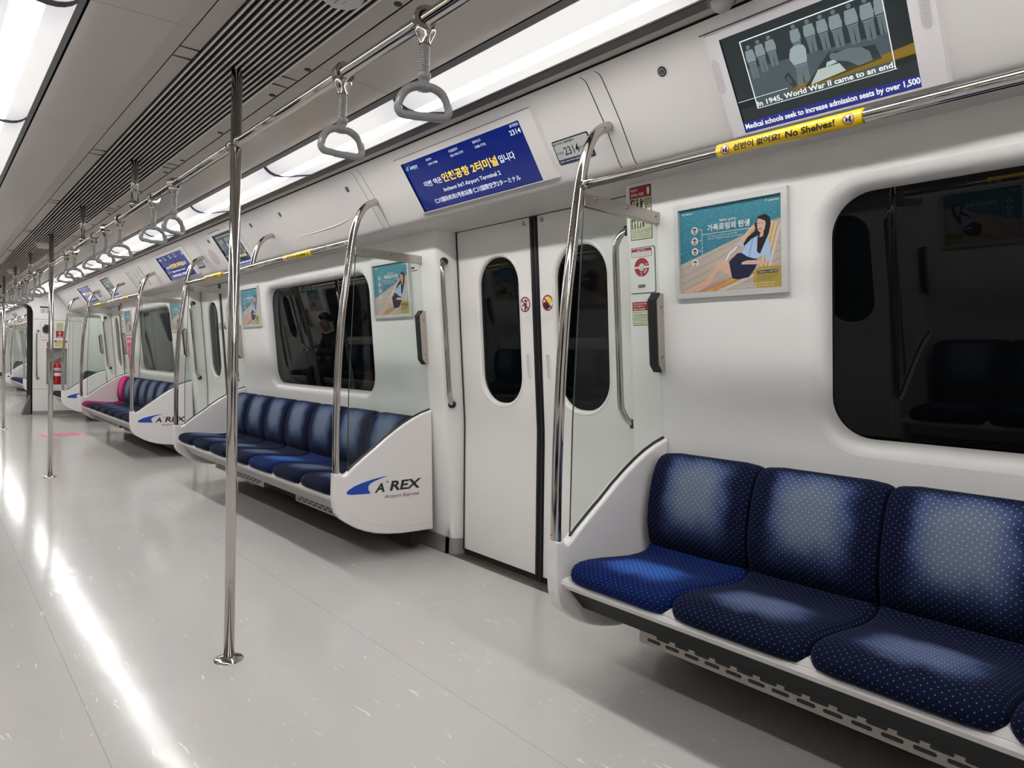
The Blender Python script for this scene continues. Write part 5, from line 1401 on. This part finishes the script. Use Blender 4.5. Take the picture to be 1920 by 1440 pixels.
def directions(x0, lab):
    root = thing('direction_label', (x0+.055, yw(1.37), 1.37), lab, 'sticker', 'English door handle direction labels')
    fr = wall_frame(x0, 1.3205); L, H = .112, .098; c = .0012; g = G()
    g.add(slab(fr, [(0, 0), (L, 0), (L, H), (0, H)], 0, .001), M_INK); g.add(rect(fr, .002, .002, L-.002, H-.002, c), M_LIME); g.add(rect(fr, 0, .062, L, H, c+.0003), M_RED)
    for i, (t, w) in enumerate((('Directions for', .068), ('Emergency', .054), ('Door Handle', .060))): g.add(text(fr, t, .007, .087-.011*i, .007+w, .095-.011*i, c+.0007, .006), M_WHITE)
    for i, (t, w) in enumerate((('Open the cover.', .040), ('Turn the handle clockwise.', .078), ('You can open the door by hand.', .088))): g.add(text(fr, t, .010, .051-.010*i, .010+w, .057-.010*i, c+.0007, .014), M_INK)
    g.add(rect(fr, .002, .0265, L-.002, .0277, c+.0005), M_INK)
    for i, (t, w) in enumerate((('• Use only in case of emergency.', .088), ('• Beware of other trains.', .060))): g.add(text(fr, t, .008, .017-.010*i, .008+w, .0225-.010*i, c+.0007, .008), M_INK)
    part('print', g, root)
    return root
i0 = instructions(-1.866, 'pale green pictogram instructions with red heading, behind the nearest top bracket')
r0 = release_box(-1.871, 'white emergency door release cover with red dial, right of the nearest doors')
e0 = directions(-1.869, 'red and pale green English emergency handle directions below the red dial')
for k in (1, 2):
    w = ['', 'second', 'farthest'][k]
    dup(i0, -k*P, 'pictogram emergency instructions right of the %s doors' % w); dup(r0, -k*P, 'emergency release cover right of the %s doors' % w); dup(e0, -k*P, 'emergency directions label right of the %s doors' % w)
fr = wall_frame(-3.563, 1.680); g = G(); g.add(slab(fr, [(0, 0), (.075, 0), (.075, .036), (0, .036)], 0, .001), M_WHITE); g.add(rect(fr, .006, .020, .045, .031, .0014), M_INK); g.add(rect(fr, .006, .006, .069, .011, .0014), M_INK)
single('small_label', g, (-3.53, yw(1.7), 1.7), 'tiny white label behind glass at the near end of the middle bench', 'sticker')

# ------------------------------------------------------------------ ceiling fittings
def sensor(x, y, lab):
    root = thing('ceiling_box', (x, y, 2.2), lab, 'ceiling device', 'white boxes under the ceiling grille')
    g = G(); g.add(lathe([(0.0, -0.040), (0.050, -0.040), (0.054, -0.038), (0.071, -0.008), (0.072, 0.006)], (x, y, 2.2), 8), flat('device_white', (0.66, 0.66, 0.66), 0.4)); part('cover', g, root)
    fr = Fr((x, y, 2.1595), (1, 0, 0), (0, -1, 0)); g = G()
    g.add(rect(fr, -.025, .012, .025, .016, 0.0), flat('device_mark_grey', (0.25, 0.25, 0.26), 0.5)); g.add(rect(fr, -.012, -.008, .012, -.005, 0.0), flat('device_mark_grey', (0.25, 0.25, 0.26), 0.5)); part('marking', g, root)
    return root
c0 = sensor(-1.83, 0.90, 'white eight-sided ceiling box under the grille at the top edge')
dup(c0, -8.18+1.83, 'small white ceiling box far along the grille, left of the second pole'); dup(c0, -11.2+1.83, 'tiny white ceiling box near the far end of the grille')
g = G()
for k in range(-1, 8):
    for x in (-1.817, -2.451, -2.79):
        for s in (1,): g.add(lathe([(0.0, -0.0012), (0.009, -0.0012), (0.0125, -0.0004), (0.0125, 0.001)], (x - k*P/3, CY + s*0.194, 2.2085), 14), M_BLACK)
single('ceiling_screws', g, kind='structure', label='black screw heads along the ceiling border panels')
root = thing('ceiling_dome', (-1.14, 1.728, 2.197), 'small translucent round dome beside the ceiling light, top edge', 'ceiling device')
g = G(); g.add(lathe([(0.0, -0.030), (0.014, -0.028), (0.026, -0.020), (0.033, -0.008), (0.035, 0.0)], (-1.14, 1.728, 2.197), 24), flat('dome_smoke', (0.30, 0.30, 0.30), 0.15), True); part('dome', g, root)
g = G(); g.add(lathe([(0.033, -0.002), (0.040, -0.004), (0.042, 0.0)], (-1.14, 1.728, 2.197), 24), M_FRAMEG, True); part('rim', g, root)

# ------------------------------------------------------------------ priority seat notices
root = thing('priority_wall_notice', (-11.18, yw(1.1), 1.1), 'pink priority seat notice on the wall above the pink seat', 'notice')
fr = wall_frame(-11.335, 0.862); g = G(); g.add(slab(fr, rr(0, 0, .31, .515, .01, 3), 0, .0012), flat('notice_pink', (0.60, 0.06, 0.20), 0.4)); part('sheet', g, root)
g = G()
for r_ in ((.02, .44, .29, .49), (.02, .36, .20, .38), (.02, .33, .24, .345), (.04, .08, .13, .22), (.17, .08, .27, .22)): g.add(rect(fr, *r_, .0018), M_PINKL)
g.add(poly(fr, circ(.15, .28, .035, 20), .0018), M_WHITE); part('marks', g, root)
root = thing('priority_floor_sticker', (-11.24, 1.455, 0), 'pink rectangular sticker on the floor before the pink seat', 'sticker')
fr = Fr((-11.05, 1.19, 0.0), (0, 1, 0), (-1, 0, 0)); g = G(); g.add(slab(fr, [(0, 0), (.53, 0), (.53, .38), (0, .38)], .0002, .0012), M_PINKL); part('sheet', g, root)
g = G(); g.add(rect(fr, .17, .02, .47, .36, .0018), M_PINK); g.add(rect(fr, .03, .02, .08, .36, .0018), M_PINK); g.add(rect(fr, .26, .12, .34, .26, .0022), M_PINKL); part('marks', g, root)

# ------------------------------------------------------------------ equipment on the far end wall
FE = Fr((XE + .0005, 0, 0), (0, 1, 0), (0, 0, 1))
root = thing('notice_plate', (XE, 1.67, 1.9), 'white notice with black heading high on the far end wall', 'notice')
g = G(); g.add(slab(FE, [(1.586, 1.828), (1.760, 1.828), (1.760, 1.952), (1.586, 1.952)], 0, .003), M_WHITE); g.add(rect(FE, 1.586, 1.922, 1.760, 1.952, .0036), M_INK)
for i in range(3):
    for j in range(2): g.add(rect(FE, 1.596+.082*j, 1.838+.026*i, 1.666+.082*j, 1.856+.026*i, .0036), flat('print_grey', (0.3, 0.3, 0.3), 0.5))
part('sheet', g, root)
root = thing('intercom_panel', (XE, 1.70, 1.54), 'white panel with black emergency intercom handset on the far end wall', 'intercom')
g = G(); g.add(rect(FE, 1.592, 1.402, 1.802, 1.679, .0008), flat('seam_grey', (0.16, 0.155, 0.15), 0.6)); g.add(slab(FE, rr(1.595, 1.405, 1.799, 1.676, .008, 3), 0, .004), M_WALL); part('cover', g, root)
g = G(); g.add(slab(FE, [(1.626, 1.50), (1.650, 1.50), (1.650, 1.478), (1.775, 1.478), (1.775, 1.623), (1.650, 1.623), (1.650, 1.585), (1.626, 1.585)], .004, .040), M_BLACK); part('cradle', g, root)
g = G(); g.add(tube(smooth_path([(XE+.05, 1.665, 1.585), (XE+.07, 1.70, 1.60), (XE+.07, 1.745, 1.595), (XE+.05, 1.765, 1.57)], 4), .014, 10), flat('handset_grey', (0.05, 0.05, 0.055), 0.3), True); part('handset', g, root)
g = G(); g.add(text(FE, 'PANTO', 1.605, 1.338, 1.722, 1.352, .001, .02), M_INK); single('panto_lettering', g, (XE, 1.66, 1.345), 'small black PANTO lettering below the intercom panel', 'sign')
root = thing('safety_notice', (XE, 1.88, 1.54), 'pale green notice over a red square on the far end wall', 'notice')
g = G(); g.add(slab(FE, [(1.828, 1.395), (1.945, 1.395), (1.945, 1.680), (1.828, 1.680)], 0, .002), M_LIME); g.add(rect(FE, 1.828, 1.395, 1.945, 1.522, .0026), M_RED)
for i in range(5): g.add(rect(FE, 1.838, 1.538+.026*i, 1.935, 1.550+.026*i, .0026), flat('print_olive', (0.28, 0.31, 0.20), 0.5))
g.add(ringf(FE, circ(1.887, 1.482, .020, 18), list(reversed(circ(1.887, 1.482, .013, 18))), .003), M_WHITE); g.add(rect(FE, 1.882, 1.432, 1.892, 1.458, .003), M_WHITE); g.add(rect(FE, 1.85, 1.405, 1.925, 1.418, .003), M_WHITE); part('sheet', g, root)
root = thing('extinguisher_label', (XE, 1.90, 1.285), 'yellow and red fire extinguisher label above the niche', 'sticker')
g = G(); g.add(slab(FE, [(1.806, 1.228), (2.003, 1.228), (2.003, 1.350), (1.806, 1.350)], 0, .002), M_LIME); g.add(rect(FE, 1.806, 1.315, 2.003, 1.350, .0026), M_RED); g.add(rect(FE, 1.872, 1.232, 1.920, 1.312, .0026), flat('print_yellow', (0.82, 0.60, 0.02), 0.45))
for a in (1.815, 1.93): 
    for i in range(4): g.add(rect(FE, a, 1.242+.018*i, a+.05, 1.250+.018*i, .003), flat('print_olive', (0.28, 0.31, 0.20), 0.5))
g.add(rect(FE, 1.84, 1.325, 1.97, 1.338, .003), M_WHITE); part('sheet', g, root)
g = G(); g.add(slab(FE, [(1.693, 1.226), (1.760, 1.226), (1.760, 1.318), (1.693, 1.318)], 0, .002), M_RED); g.add(rect(FE, 1.718, 1.245, 1.735, 1.30, .0026), M_WHITE); single('red_label', g, (XE, 1.726, 1.27), 'small dark red label left of the extinguisher label', 'sticker')
root = thing('fire_extinguisher', (XE-.07, 1.862, .548), 'red fire extinguisher standing in the niche of the far end wall', 'fire extinguisher')
cx, cy = XE-.07, 1.862; g = G(); g.add(lathe([(0.0, .548), (.052, .548), (.058, .556), (.058, .86), (.055, .895), (.042, .925), (.022, .942), (.020, .955), (0.0, .955)], (cx, cy, 0), 28), flat('extinguisher_red', (0.50, 0.008, 0.012), 0.2, coat=0.5), True); part('cylinder', g, root)
g = G(); g.add(lathe([(.0585, .70), (.0585, .76)], (cx, cy, 0), 28), M_WHITE, True); g.add(lathe([(.0585, .795), (.0585, .845)], (cx, cy, 0), 28), M_WHITE, True)
for z in (.805, .82): g.add(lathe([(.0588, z), (.0588, z+.006)], (cx, cy, 0), 28), M_INK, True)
part('label_band', g, root)
g = G(); g.add(lathe([(0.0, .953), (.017, .953), (.017, .985), (.012, .995), (0.0, .995)], (cx, cy, 0), 16), M_CHROME, True); part('valve', g, root)
g = G(); g.add(tube(smooth_path([(cx, cy-.02, .985), (cx, cy+.02, 1.0), (cx, cy+.075, 1.035)], 4), .008, 8), M_BLACK, True); g.add(tube([(cx, cy-.01, .975), (cx, cy+.07, .985)], .007, 8), M_BLACK, True); part('lever', g, root)
g = G(); g.add(tube(smooth_path([(cx, cy-.015, .975), (cx+.02, cy-.06, .95), (cx+.03, cy-.072, .88), (cx+.03, cy-.066, .72), (cx+.03, cy-.062, .62)], 5), .008, 8), M_BLACK, True); part('hose', g, root)
root = thing('end_handrail', (XE+.03, 1.535, 1.08), 'vertical chrome handrail at the edge of the gangway opening', 'grab handle')
g = G(); g.add(tube(smooth_path([(XE, 1.558, 1.505), (XE+.03, 1.55, 1.495), (XE+.045, 1.538, 1.455), (XE+.045, 1.536, 1.10), (XE+.045, 1.538, .715), (XE+.03, 1.55, .672), (XE, 1.558, .662)], 5), .0145, 14), M_CHROME, True); part('rail', g, root)
for z in (1.505, .662):
    g = G(); g.add(tube([(XE-.004, 1.558, z), (XE+.006, 1.558, z)], .022, 16), M_RUBBER, True); part('mount', g, root)

# ------------------------------------------------------------------ passenger on the opposite bench (shows in the window)
def skinned(name, nodes, edges, sub=2):
    """nodes {key: ((x,y,z), radius)}; one continuous skin surface"""
    keys = list(nodes); me = bpy.data.meshes.new(name)
    me.from_pydata([nodes[k][0] for k in keys], [(keys.index(a), keys.index(b)) for a, b in edges], [])
    o = bpy.data.objects.new(name, me); COL.objects.link(o)
    sk = o.modifiers.new('skin', 'SKIN'); sk.use_smooth_shade = True
    o.modifiers.new('sub', 'SUBSURF').levels = sub
    for i, k in enumerate(keys):
        r = nodes[k][1]; me.skin_vertices[0].data[i].radius = (r, r); me.skin_vertices[0].data[i].use_root = (i == 0)
    dg = bpy.context.evaluated_depsgraph_get(); dg.update()
    m2 = bpy.data.meshes.new_from_object(o.evaluated_get(dg))
    g = G(); g.v = [tuple(v.co) for v in m2.vertices]; g.f = [tuple(p.vertices) for p in m2.polygons]
    bpy.data.objects.remove(o); bpy.data.meshes.remove(m2)
    return g
def person(px):
    L = Vector((px, 0.0, 0.0))
    root = thing('person', L, 'seated person in a dark suit looking down at a phone, mirrored in the middle window', 'person')
    N = {'pelvis': ((0, -.20, .57), .115), 'waist': ((0, -.20, .72), .12), 'chest': ((0, -.15, .93), .135), 'neckb': ((0, -.10, 1.06), .062), 'neck': ((0, -.07, 1.12), .052), 'jaw': ((0, -.045, 1.175), .066), 'head': ((0, -.045, 1.25), .088), 'crown': ((0, -.06, 1.315), .066), 'nose': ((0, .038, 1.215), .012)}
    E_ = [('pelvis', 'waist'), ('waist', 'chest'), ('chest', 'neckb'), ('neckb', 'neck'), ('neck', 'jaw'), ('jaw', 'head'), ('head', 'crown'), ('head', 'nose')]
    for s, n in ((-1, 'l'), (1, 'r')):
        N.update({n+'sh': ((s*.18, -.13, .99), .062), n+'el': ((s*.245, .01, .76), .045), n+'wr': ((s*.085, .20, .83), .030), n+'pa': ((s*.055, .245, .85), .027), n+'hip': ((s*.10, -.16, .555), .088), n+'kn': ((s*.15, .27, .53), .060), n+'an': ((s*.15, .25, .10), .042), n+'toe': ((s*.17, .40, .045), .038)})
        E_ += [('chest', n+'sh'), (n+'sh', n+'el'), (n+'el', n+'wr'), (n+'wr', n+'pa'), ('pelvis', n+'hip'), (n+'hip', n+'kn'), (n+'kn', n+'an'), (n+'an', n+'toe')]
        for k in range(4):
            N[n+'f%d' % k] = ((s*(.045-.004*k), .285-.006*k, .875-.018*k+.012), .0085); N[n+'g%d' % k] = ((s*(.020), .298-.010*k, .888-.018*k+.010), .0075)
            E_ += [(n+'pa', n+'f%d' % k), (n+'f%d' % k, n+'g%d' % k)]
        N[n+'t'] = ((s*.035, .245, .895), .009); E_ += [(n+'pa', n+'t')]
    off = lambda n: {k: (tuple(Vector(p) + L), r) for k, (p, r) in n.items()}
    g = skinned('body', off(N), E_)
    skin = flat('skin_tone', (0.42, 0.26, 0.19), 0.5)
    g.m = [skin]*len(g.f); g.sm = [True]*len(g.f)
    body = part('body', g, root)
    K = ['pelvis', 'waist', 'chest', 'neckb'] + [s+t for s in 'lr' for t in ('sh', 'el', 'wr', 'hip', 'kn', 'an')]
    NS = {k: (N[k][0], N[k][1] + (.018 if k != 'neckb' else .012)) for k in K}
    ES = [e for e in E_ if e[0] in NS and e[1] in NS]
    g = skinned('suit', off(NS), ES); dk = flat('suit_black', (0.012, 0.012, 0.015), 0.8); g.m = [dk]*len(g.f); g.sm = [True]*len(g.f); part('suit', g, root)
    g = G(); g.add(tube([Vector((.065*math.cos(a), -.09+.065*math.sin(a), 1.085+.02*math.sin(-a))) + L for a in [2*math.pi*i/20 for i in range(20)]], .012, 8, closed=True), M_WHITE, True); part('collar', g, root)
    g = G(); hr_ = flat('hair_black', (0.008, 0.007, 0.007), 0.6)
    n1, n2 = 20, 12; v = []
    for j in range(n2+1):
        for i in range(n1):
            a = 2*math.pi*i/n1; fr_ = max(0.0, math.sin(a))**0.6
            th = math.radians(104 - 48*fr_)*j/n2
            v.append(Vector((math.cos(a)*math.sin(th)*.100, -.058 + math.sin(a)*math.sin(th)*.110, 1.265 + math.cos(th)*.126)) + L)
    f = [(j*n1+i, (j+1)*n1+i, (j+1)*n1+(i+1) % n1, j*n1+(i+1) % n1) for j in range(n2) for i in range(n1)]
    g.add((v, f), hr_, True); part('hair', g, root)
    for s in (-1, 1):
        g = G(); g.add(lathe([(0, -.009), (.006, -.006), (.009, 0), (.006, .006), (0, .009)], (L.x + s*.033, L.y + .034, 1.245), 10), M_INK, True); part('eye', g, root)
        g = G(); g.add(lathe([(0, -.03), (.012, -.02), (.016, 0), (.012, .02), (0, .03)], (L.x + s*.092, L.y - .05, 1.235), 10), skin, True); part('ear', g, root)
        g = G(); x = L.x + s*.16; g.add(bbox(x-.05, x+.05, L.y+.20, L.y+.46, .002, .085, .03, 3), M_INK, True); part('shoe', g, root)
    ph = thing('phone', (px, .29, .92), 'phone held by the seated person in the dark suit', 'phone')
    frp = Fr(L + Vector((-.037, .290, .850)), (1, 0, 0), (0, .55, .83)); g = G(); g.add(slab(frp, rr(0, 0, .074, .15, .01, 4), -.008, 0), M_BLACK); part('case', g, ph)
    frp2 = Fr(frp.p(.074, 0, -.0085), -frp.x, frp.y); g = G(); g.add(poly(frp2, rr(.004, .006, .070, .144, .006, 3), .0), flat('phone_screen', (0.1, 0.1, 0.1), 0.1, emit=1.2, ecol=(0.6, 0.7, 0.85))); part('screen', g, ph)
person(-9.9)

bpy.data.objects.remove(_to)
